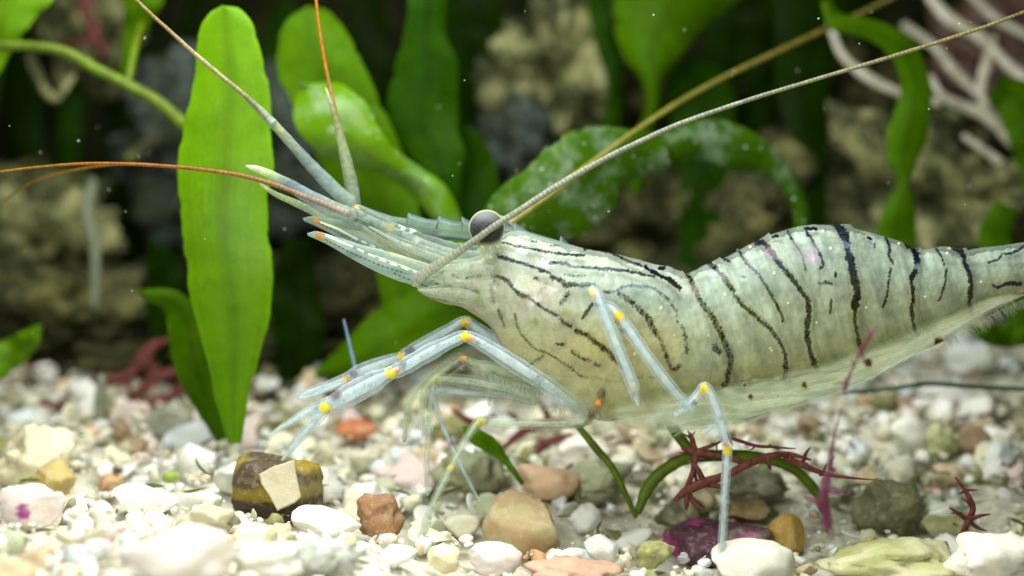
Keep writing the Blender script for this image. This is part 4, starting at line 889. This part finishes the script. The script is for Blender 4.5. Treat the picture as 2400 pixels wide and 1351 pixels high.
# third maxillipeds, olive and hairy
limb('mouth_leg', [(1260, 915, .3, 20), (1180, 870, .3, 22), (1110, 850, .3, 16), (1085, 832, .2, 10), (1060, 842, .1, 11), (1010, 880, .0, 12), (975, 915, 0, 11), (958, 950, 0, 9), (952, 1000, 0, 6), (947, 1035, 0, 5)], base=np.array([.46, .48, .34]), opa=.35,
     spots=[(1085, 840, 9, YEL, .5), (1072, 848, 6, BRN, .6), (948, 1032, 7, np.array([.4, .2, .4]), .6)])
limb('mouth_leg', [(1290, 905, -.3, 18), (1200, 875, -.3, 20), (1120, 858, -.3, 14), (1086, 843, -.4, 8), (1050, 862, -.4, 8), (1000, 905, -.4, 8), (990, 950, -.4, 7), (992, 1020, -.4, 6)], base=np.array([.48, .50, .38]), opa=.3,
     spots=[(1086, 843, 9, ORG, .8), (1076, 850, 6, BRN, .7)])
# walking legs, front group
limb('walking_leg', [(1260, 935, -.2, 16), (1190, 912, -.2, 16), (1110, 896, -.2, 15), (1040, 888, -.2, 12), (1018, 890, -.2, 10), (1010, 930, -.2, 9), (1006, 985, -.2, 8), (1003, 1045, -.2, 8), (1000, 1100, -.3, 7), (1002, 1160, -.3, 5)], base=CLR * 1.15, opa=.38, spots=[(1025, 888, 10, YEL, .7), (1003, 1045, 8, YEL, .4)])
limb('walking_leg', [(1250, 940, .6, 12), (1195, 928, .6, 11), (1110, 922, .6, 11), (1030, 916, .6, 10), (1015, 930, .6, 9), (1030, 980, .5, 8), (1058, 1045, .4, 7), (1085, 1100, .3, 6), (1110, 1150, .3, 4), (1127, 1178, .3, 2)], base=np.array([.62, .70, .78]), opa=.45, spots=[(1058, 1040, 8, np.array([.35, .03, .25]), .8)])
limb('walking_leg', [(1400, 975, -.6, 14), (1355, 990, -.8, 13), (1270, 995, -.8, 13), (1190, 992, -.8, 13), (1140, 988, -.8, 12), (1122, 988, -.8, 11), (1105, 1010, -.9, 10), (1085, 1045, -.9, 8), (1055, 1100, -1, 9), (1025, 1160, -1.1, 10), (1000, 1220, -1.1, 9), (978, 1280, -1.2, 8), (958, 1345, -1.2, 6)],
     base=CLR * 1.2, opa=.45, spots=[(1125, 990, 12, YEL * .8, .9), (1142, 988, 7, BRN, .5), (1057, 1098, 10, YEL, .7), (1075, 1042, 7, np.array([.35, .03, .25]), .5)])
limb('walking_leg', [(1240, 930, .9, 8), (1180, 900, .9, 7), (1148, 870, .9, 7), (1150, 900, .9, 6), (1145, 950, .9, 5)], base=LB, opa=.35, spots=[(1146, 935, 6, YEL, .6)])
# near side walking legs folded over the flank
limb('walking_leg', [(1440, 950, -1.25, 14), (1430, 860, -1.5, 10), (1412, 760, -1.7, 9), (1388, 678, -1.75, 11), (1402, 700, -1.9, 14), (1430, 770, -1.9, 15), (1462, 850, -1.85, 15), (1484, 905, -1.8, 14), (1487, 925, -1.8, 11), (1496, 950, -1.75, 4)][3:],
     base=LB * 1.02, opa=.66, spots=[(1386, 686, 10, YEL, .9), (1396, 698, 6, ORG, .9), (1398, 716, 6, BRN, .5), (1484, 912, 9, YEL * .8, .7), (1484, 925, 6, BRN, .5)])
limb('walking_leg', [(1400, 715, -1.72, 13), (1430, 722, -1.75, 14), (1448, 738, -1.8, 12), (1475, 775, -1.8, 15), (1520, 840, -1.8, 15), (1570, 905, -1.75, 14), (1605, 945, -1.7, 13), (1625, 962, -1.7, 9)],
     base=LB * 1.02, opa=[.5, .62, .6, .5, .25], spots=[(1450, 740, 14, YEL, 1), (1444, 750, 6, ORG, .8), (1422, 708, 9, BRN, .35)])
limb('walking_leg', [(1585, 972, -1.6, 9), (1610, 955, -1.65, 12), (1638, 925, -1.7, 13), (1652, 908, -1.75, 13), (1668, 930, -1.8, 13), (1685, 975, -1.8, 14), (1698, 1020, -1.8, 13), (1705, 1055, -1.8, 12), (1702, 1100, -1.8, 11), (1698, 1180, -1.8, 10), (1693, 1270, -1.7, 10), (1688, 1350, -1.6, 9), (1684, 1400, -1.6, 6)],
     base=LB * 1.05, opa=.6, spots=[(1650, 912, 14, YEL, 1), (1640, 925, 7, ORG, .5), (1628, 945, 8, BRN, .7), (1605, 955, 7, BRN, .4), (1705, 1055, 13, YEL * .95, 1), (1700, 1042, 8, ORG, .9), (1690, 980, 7, BRN, .4), (1686, 1345, 9, YEL * .8, .8)])
# mouth/gill knot
limb('mouth_part', [(1416, 905, -1.0, 5), (1408, 925, -1.15, 10), (1404, 945, -1.2, 14), (1395, 962, -1.2, 12), (1380, 985, -1.1, 9), (1366, 1000, -1, 3)], base=np.array([.30, .22, .12]), opa=.6, spots=[(1403, 945, 9, ORG, .9), (1408, 925, 12, np.array([.05, .05, .03]), .7), (1385, 975, 9, np.array([.08, .06, .04]), .7)])

# ---- swimmerets: overlapping translucent fans under the abdomen
bc = smooth([(1400, 985), (1500, 1008), (1620, 1003), (1750, 985), (1880, 946), (2000, 903), (2130, 838), (2260, 765), (2340, 725), (2430, 690)], 200)
for i, (xa, xb, h0) in enumerate([(1420, 1800, 95), (1540, 1930, 90), (1660, 2060, 88), (1790, 2190, 80), (1930, 2310, 62), (2080, 2420, 40)]):
    k = 9; xs_ = np.linspace(xa, xb, k); t = np.linspace(0, 1, k)
    yb = np.interp(xs_, bc[:, 0], bc[:, 1]); hh = h0 * np.sin(np.clip(t * 1.02 + .03, 0, 1) * np.pi) ** .6
    for side in (-1, 1):
        L_ = np.stack([xs_ - 10, yb - hh - 6], 1); R_ = np.stack([xs_ + 10, yb - 4 + 5 * np.sin(t * 7 + i)], 1)
        dd_ = side * (1.12 - .07 * i - .12 * t)
        px_, py_, dp_, U_, PH_ = loft(L_, R_, .05, 150, 60, 1, dd_)
        Vv = W(px_, py_, dp_ + side * .03 * np.sin(U_ * 5 + PH_)).reshape(-1, 3)
        u = U_.ravel(); ph = PH_.ravel(); v_ = (np.cos(ph) + 1) / 2
        X_, Y_, _ = proj(Vv)
        ray = vn(v_ * 22 + u * 2, u * 1.5 + i, 80 + i)
        colp = (np.array([.76, .78, .60]) * (1 - v_)[:, None] + np.array([.62, .62, .40]) * v_[:, None]) * (.9 + .3 * ray)[:, None]
        line = 1 - ss(.0, .012, np.abs(v_ - .35 - .3 * u)); colp = colp * (1 - .35 * line[:, None])
        line = ss(.86, .92, ray); colp = colp * (1 - line[:, None]) + np.array([.80, .82, .6]) * line[:, None]
        op = (.13 + .27 * ray) * ss(0, .12, u) * ss(1.0, .75, u) * (.35 + .65 * ss(0, .25, v_)) * (.0 + 1.0 * ss(1.0, .5, v_))
        for bx, by, br in [(1745, 903, 7), (1760, 931, 9), (1885, 904, 10), (2035, 851, 14), (2200, 803, 17)]:
            kk = (1 - ss(br * .5, br, np.hypot(X_ - bx, Y_ - by) + 5 * (vn(X_ / 5, Y_ / 5, 3) - .5))) * (side < 0)
            colp = colp * (1 - kk[:, None]) + np.array([.10, .045, .008]) * kk[:, None]; op = np.maximum(op, kk * .9)
        part('swimmeret', Vv, gridF(150, 60), M_fin, colp, op)
# fringe of setae: thin hairs (one stuff part each place)
def hairs(name, lst, base=(.62, .64, .52), w=.8):
    VS_, FS_ = [], []; off = 0
    for (x0, y0, x1, y1, d_) in lst:
        mx_, my_ = (x0 + x1) / 2 + random.uniform(-2, 2), (y0 + y1) / 2 + random.uniform(-2, 2)
        a_ = np.array([[x0, y0], [mx_, my_], [x1, y1]]); rr = [w, w * .7, w * .2]
        pts = []
        for (q, r_) in zip(a_, rr):
            for an in (0, 2.1, 4.2): pts.append(W(q[0] + r_ * math.cos(an), q[1] + r_ * math.sin(an), d_ + (r_ / 100) * math.sin(an + 1)))
        VS_.append(np.array(pts)); F_ = []
        for k in range(2):
            for j in range(3): F_.append([k * 3 + j, k * 3 + (j + 1) % 3, k * 3 + 3 + (j + 1) % 3, k * 3 + 3 + j])
        FS_.append(np.array(F_) + off); off += 9
    o = part(name, np.vstack(VS_), np.vstack(FS_), M_limb, np.array(base), .55); o['kind'] = 'stuff'; return o
H = []; r = random.Random(5)
def fringe(path, n, ln, ang, d_, jit=.35, sides=(1,)):
    p = smooth(path, n)
    for q in p:
        for s_ in sides:
            a_ = ang + r.uniform(-jit, jit) if s_ > 0 else ang + math.pi + r.uniform(-jit, jit); l_ = ln * r.uniform(.6, 1.2)
            H.append((q[0], q[1], q[0] + l_ * math.cos(a_), q[1] + l_ * math.sin(a_), d_))
fringe([(1560, 1008), (1700, 995), (1850, 955), (2000, 905), (2140, 832), (2230, 800)], 260, 34, 2.55, -.9, .25)
fringe([(2130, 830), (2200, 800), (2280, 760), (2370, 700)], 120, 30, .9, -.5, .5)
fringe([(1110, 858), (1160, 880), (1230, 905), (1300, 925)], 70, 22, 1.7, -.6)
fringe([(1085, 835), (1010, 880), (975, 915)], 40, 14, -2.3, 0)
fringe([(1085, 855), (1010, 910), (985, 950)], 40, 14, 1.2, -.4)
fringe([(960, 930), (952, 1000), (947, 1035)], 30, 14, 2.9, 0)
fringe([(990, 930), (992, 1020)], 24, 12, .2, -.4)
fringe([(1190, 930), (1260, 945), (1330, 960)], 60, 26, 1.6, -.6, .7)
fringe([(1330, 1000), (1180, 1003)], 8, 12, 1.6, -.8)
fringe([(760, 975), (700, 1040), (672, 1075)], 22, 9, .8, -1)
fringe([(740, 968), (660, 1012)], 16, 8, 1.0, -1)
fringe([(2400, 700), (2350, 725), (2310, 745)], 60, 26, 1.1, -.3, .5)
hairs('setae', H, base=(.80, .82, .70), w=.65)

# ---- antennal scales: blades with pale mid lines, orange tip spots
def scale_blade(T, B, d_, th, lines, spots, opa):
    px_, py_, dp_, U_, PH_ = loft(T, B, th, 260, 90, 1.0, d_)
    V = W(px_, py_, dp_).reshape(-1, 3); X, Y, _ = proj(V)
    colb = np.tile(np.array([.30, .42, .38]), (len(V), 1)) * (1 + .35 * (vn(X / 30, Y / 8, 61) - .5))[:, None]; op = np.full(len(V), opa)
    edge = ss(.93, .995, np.abs(np.cos(PH_.ravel()))); colb = colb * (1 - edge[:, None]) + np.array([.55, .68, .66]) * edge[:, None]; op = np.maximum(op, edge * .8)
    for pts, wd, c_, dash in lines:
        dd = seg_dist(X, Y, pts); k = 1 - ss(wd * .35, wd * .75, dd)
        if dash: k *= ss(-.2, .2, np.sin((X + Y * .5) / dash) + .3)
        colb = colb * (1 - k[:, None]) + np.array(c_) * k[:, None]; op = np.maximum(op, k * .95)
    for x, y, r_, c_ in spots:
        k = 1 - ss(r_ * .5, r_, np.hypot((X - x) * .6, Y - y)); colb = colb * (1 - k[:, None]) + np.array(c_) * k[:, None]; op = np.maximum(op, k * .95)
    part('antennal_scale', V, gridF(260, 90), M_blade, colb, op)
CRM = (.85, .88, .55); DK = (.03, .04, .05); OC = (.48, .28, .02); ORS = (.45, .17, .01)
scale_blade([(710, 512), (735, 508), (790, 515), (840, 524), (900, 560), (960, 588), (1020, 606), (1080, 625), (1130, 640)], [(712, 518), (750, 535), (810, 565), (870, 592), (920, 612), (960, 635), (1010, 655), (1060, 668), (1120, 670)],
            .35, [.02, .05, .08, .1, .1, .1, .1, .1, .08],
            [([(750, 521), (790, 536), (835, 560)], 4, CRM, 0), ([(835, 560), (880, 580), (930, 603), (1000, 630)], 4, CRM, 4), ([(745, 520), (790, 545), (850, 575), (960, 620), (1040, 655)], 3, DK, 1.8), ([(800, 525), (880, 560), (960, 600), (1060, 640)], 3, OC, 0), ([(745, 514), (735, 522), (760, 535)], 3, OC, 0), ([(870, 590), (960, 625), (1000, 640)], 3, DK, 2)],
            [(740, 517, 7, ORS)], .45)
scale_blade([(720, 547), (745, 543), (790, 556), (850, 575), (910, 590), (960, 605), (1020, 625), (1080, 650)], [(722, 553), (770, 575), (830, 610), (880, 636), (930, 657), (965, 668), (1010, 690), (1075, 700)],
            -.35, [.02, .06, .09, .11, .11, .11, .1, .08],
            [([(765, 552), (800, 568), (825, 578)], 4, CRM, 0), ([(832, 581), (900, 612), (980, 640)], 3.5, CRM, 5), ([(760, 560), (820, 592), (880, 618), (960, 645)], 2.5, DK, 2), ([(880, 600), (960, 630), (1040, 665)], 3, (.6, .62, .4), 0), ([(860, 570), (960, 612), (1050, 650)], 2.5, OC, 0), ([(745, 547), (738, 556), (770, 568)], 2.5, OC, 0), ([(920, 640), (1000, 672), (1060, 690)], 3, DK, 2)],
            [(750, 551, 8, ORS)], .52)
# antennular peduncle
limb('antennule_base', [(1120, 600, 0, 26), (1060, 598, 0, 30), (1005, 580, 0, 27), (965, 560, 0, 22), (930, 545, 0, 20), (895, 528, 0, 20), (860, 512, 0, 20), (835, 500, 0, 22), (818, 494, 0, 14)], base=np.array([.36, .44, .40]), opa=.55,
     spots=[(836, 483, 9, np.array([.5, .33, .03]), .9), (815, 503, 8, np.array([.6, .36, .2]), .8), (912, 532, 13, np.array([.35, .28, .06]), .7), (935, 548, 9, np.array([.05, .07, .1]), .6), (890, 520, 7, np.array([.08, .08, .08]), .5), (860, 500, 6, np.array([.1, .1, .1]), .5), (870, 525, 6, np.array([.1, .07, .04]), .6), (945, 530, 10, np.array([.85, .92, .88]), .7), (968, 540, 8, np.array([.85, .92, .88]), .7), (975, 565, 10, np.array([.75, .7, .6]), .6)])
limb('antennule_base', [(1100, 630, -.2, 18), (1040, 612, -.2, 20), (980, 590, -.2, 18), (930, 568, -.2, 12), (890, 546, -.2, 7), (865, 532, -.2, 2)], base=np.array([.44, .48, .40]), opa=.45, spots=[(1000, 575, 8, np.array([.5, .4, .3]), .5), (985, 565, 6, np.array([.1, .1, .1]), .4)])
# flagella of the antennules
def feeler(pts, cols, opa=.85, flat=.8, seg=True, mat=None, nv=12, nu=None):
    V, F, U_, ph = tube(pts, nv=nv, flat=flat, nu=nu); X, Y, _ = proj(V)
    cols = np.array(cols, float); tt = np.linspace(0, 1, len(cols)); colb = np.stack([np.interp(U_, tt, cols[:, k]) for k in range(3)], 1)
    if seg:
        Ls = np.linalg.norm(np.diff(np.asarray(pts, float)[:, :2], axis=0), axis=1).sum(); s_ = np.sin(U_ * Ls / (1.6 if seg is True else seg)); colb *= (.9 + .2 * s_)[:, None]
    colb *= (1 + .5 * (vn(X / 6, Y / 6, 71) - .5))[:, None]
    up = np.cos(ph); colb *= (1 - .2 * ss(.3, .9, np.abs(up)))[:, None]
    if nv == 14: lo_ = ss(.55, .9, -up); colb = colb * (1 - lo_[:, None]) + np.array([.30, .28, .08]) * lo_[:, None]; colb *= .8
    if opa == 'fade': opa = .5 + .4 * ss(.02, .2, U_)
    part('feeler', V, F, mat or M_feel, np.clip(colb, 0, 1), opa)
g1 = (.30, .38, .33); g2 = (.26, .25, .12); b1 = (.28, .20, .07); o1 = (.36, .14, .015)
feeler([(825, 478, 0, 17), (790, 450, 0, 17), (740, 400, 0, 15), (690, 345, 0, 12), (640, 290, 0, 11), (600, 250, 0, 9), (580, 230, 0, 6)], [g1, (.25, .34, .34), (.20, .27, .24), (.40, .46, .24), g2], .55, .7, False)
feeler([(640, 290, -.1, 9), (590, 238, -.1, 6), (520, 180, -.1, 5.5), (455, 125, -.1, 5), (400, 75, -.1, 4.5), (350, 30, -.1, 4), (290, -30, -.1, 3.5)], [g1, g2, (.42, .36, .20), b1, (.35, .24, .10)])
feeler([(832, 482, .3, 14), (825, 440, .3, 16), (812, 380, .3, 14), (797, 320, .3, 10), (783, 265, .3, 7), (768, 220, .3, 4), (763, 207, .3, 2)], [g1, (.25, .30, .20), (.34, .40, .22), (.26, .26, .12), (.5, .5, .4)], .55, .7, False)
feeler([(800, 330, .4, 7), (783, 250, .4, 5.5), (768, 180, .4, 4.5), (755, 110, .4, 4), (745, 40, .4, 3.8), (738, -30, .4, 3.5)], [g2, b1, o1, o1, o1], seg=False)
feeler([(825, 505, -.2, 17), (780, 490, -.2, 19), (730, 465, -.2, 17), (680, 435, -.2, 14), (630, 408, -.2, 10), (600, 396, -.2, 8), (578, 390, -.2, 3)], [g1, g1, (.25, .33, .38), (.16, .24, .28), (.5, .6, .3), (.75, .8, .7)], .6, .6, False)
feeler([(840, 525, .1, 14), (790, 515, .1, 13), (740, 498, .1, 10), (690, 475, .1, 8), (645, 455, .1, 6), (610, 432, .1, 3)], [g1, (.40, .50, .38), (.42, .52, .34), (.45, .55, .22), (.5, .6, .4)], .42, .5, False)
feeler([(815, 500, -.4, 9), (760, 478, -.4, 7.5), (700, 455, -.4, 6), (640, 432, -.4, 5.5), (560, 411, -.4, 5), (480, 399, -.4, 4.6), (400, 391, -.4, 4.2), (300, 385, -.4, 3.8), (200, 384, -.4, 3.4), (100, 391, -.4, 3), (0, 403, -.4, 2.8), (-80, 415, -.4, 2.5)],
       [(.36, .34, .27), (.30, .18, .10), (.32, .13, .03), (.34, .12, .02), (.38, .14, .02), (.40, .20, .02), (.36, .24, .02)])
feeler([(420, 392, .5, 3.2), (320, 385, .9, 3.2), (240, 389, 1.3, 3.2), (170, 400, 1.8, 3), (110, 415, 2.2, 3), (60, 436, 2.8, 2.8), (10, 470, 3.6, 2.6)], [(.40, .2, .04), (.36, .18, .02), (.34, .2, .02), (.3, .2, .03)])
# second antennae: near one sweeping back over the eye, far one out of focus
feeler([(972, 662, -.7, 13), (985, 650, -.85, 14), (1010, 632, -1.0, 12), (1060, 600, -1.25, 10), (1110, 566, -1.45, 8), (1160, 530, -1.6, 7.6), (1220, 492, -1.7, 7.4), (1300, 440, -1.7, 7.5), (1400, 382, -1.6, 7), (1500, 332, -1.5, 6.3), (1600, 288, -1.4, 5.8), (1750, 236, -1.2, 5.2), (1900, 190, -1.0, 4.8), (2100, 130, -.8, 5), (2300, 66, -.6, 4.5), (2460, 5, -.4, 4)],
       [(.50, .50, .40), (.38, .41, .32), (.33, .36, .29), (.31, .33, .26), (.32, .31, .20), (.34, .30, .15), (.38, .32, .14)], 'fade', .9, True, nv=14, nu=900)
feeler([(1120, 600, .7, 11), (1165, 548, 1.2, 10), (1220, 505, 1.6, 9), (1290, 455, 2.3, 8), (1400, 372, 3.5, 6.5), (1500, 300, 4.3, 6.5), (1600, 235, 5, 6.5), (1700, 180, 5.6, 6.5), (1800, 132, 6.2, 6.5), (1900, 85, 6.8, 6.5), (2000, 40, 7.4, 6.5), (2120, -20, 8, 6)],
       [(.36, .34, .14), (.30, .27, .05), (.22, .21, .04), (.19, .175, .035), (.18, .16, .03), (.22, .19, .05)], .9, .9, False)
# ---- head details
limb('head_plate', [(1185, 640, -.75, 20), (1140, 632, -.75, 24), (1090, 628, -.7, 21), (1045, 632, -.65, 20), (1005, 642, -.6, 16), (975, 655, -.6, 6), (966, 660, -.6, 2)], base=np.array([.46, .50, .42]), opa=.5, flat=.5,
     spots=[(1035, 640, 6, np.array([.1, .1, .08]), .5), (1105, 625, 5, np.array([.05, .07, .1]), .6), (1075, 655, 6, BRN, .5), (1025, 612, 5, OC, .5)])
limb('head_plate', [(1150, 700, -.6, 24), (1100, 690, -.6, 24), (1050, 685, -.55, 20), (1010, 683, -.5, 12), (980, 680, -.5, 3)], base=np.array([.48, .50, .38]), opa=.5, flat=.5,
     spots=[(1118, 697, 8, np.array([.25, .35, .05]), .7), (1060, 690, 4, DK, .6), (1045, 704, 4, DK, .6), (1030, 702, 4, DK, .6), (1070, 705, 4, DK, .6)])

# ---- eyes
def eye(px_, py_, d_, near=True):
    e = W(px_, py_, d_); r_ = .43 * (D + d_) / D
    Vs, Fs = ico(5); 
    m, nt, out = new_mat('eye_core'); N = NT(nt)
    g = N.n('ShaderNodeTexCoord').outputs['Object']
    z = N.n('ShaderNodeSeparateXYZ', i_Vector=g).outputs
    st = N.n('ShaderNodeMapping', i_Vector=g); st.inputs['Scale'].default_value = (22, 22, 3)
    nn = N.noise(st.outputs[0], 1.6, 4, .7)
    hz = N.math('ADD', N.math('ADD', z['Z'], N.math('MULTIPLY', z['X'], -.05)), N.math('MULTIPLY', nn, .16))
    cc_ = N.ramp(N.math('ADD', hz, .5), [(.50, (.002, .002, .003)), (.68, (.005, .006, .010)), (.76, (.04, .045, .05)), (.95, (.12, .135, .14))])  # grey top paints the water surface's reflection into the eye colour
    cc_ = N.mix(N.ramp(N.noise(st.outputs[0], 4, 2, .5), [(.5, 0.0), (.62, .55)]), cc_, (.12, .13, .16))
    p = N.n('ShaderNodeBsdfPrincipled', i_Roughness=.35, i_IOR=1.15); nt.links.new(cc_, p.inputs['Base Color']); nt.links.new(p.outputs[0], out.inputs[0])
    core = mk('eye', Vs * r_ * .93, Fs, m); core.location = e; attach(core, prawn)
    # clear cornea shell
    m2, nt, out = new_mat('cornea'); N = NT(nt)
    tr = N.n('ShaderNodeBsdfTransparent'); gl = N.n('ShaderNodeBsdfPrincipled', i_Roughness=.12, i_IOR=1.2); gl.inputs['Base Color'].default_value = (.55, .55, .36, 1)
    lw = N.n('ShaderNodeLayerWeight', i_Blend=.5).outputs['Facing']; f = N.ramp(lw, [(.0, .02), (.55, .05), (.72, .6), (1.0, .85)])
    mx = N.n('ShaderNodeMixShader', i_0=f); nt.links.new(tr.outputs[0], mx.inputs[1]); nt.links.new(gl.outputs[0], mx.inputs[2]); nt.links.new(mx.outputs[0], out.inputs[0])
    cor = mk('cornea', Vs * r_ * 1.0, Fs, m2); cor.parent = core
    return core
eye(1141, 535, -.95)
eye(1165, 548, 1.0)
limb('eyestalk', [(1144, 556, -.95, 34), (1150, 580, -.85, 27), (1158, 602, -.6, 22), (1168, 620, -.3, 22)], base=np.array([.62, .63, .48]), opa=.5, spots=[(1150, 600, 6, np.array([.9, .95, .9]), .8)])
limb('eyestalk', [(1168, 560, 1.0, 30), (1170, 590, .7, 25), (1175, 620, .3, 22)], base=np.array([.62, .63, .48]), opa=.5)
# ---- tail fan (out of frame)
for s_, dz in ((1, .3), (1, -.3), (-1, .25), (-1, -.25), (0, 0)):
    px_, py_, dp_, U_, PH_ = loft([(2640, 600), (2720, 580 - 20 * s_), (2850, 570 - 60 * s_), (2940, 600 - 70 * s_)], [(2640, 640), (2720, 650 - 10 * s_), (2850, 670 - 40 * s_), (2950, 620 - 70 * s_)], [.1, .1, .06, .02], 40, 24, 1, [0, dz, dz * 3, dz * 4])
    part('tail_fan', W(px_, py_, dp_).reshape(-1, 3), gridF(40, 24), M_limb, np.array([.42, .48, .40]), .6)
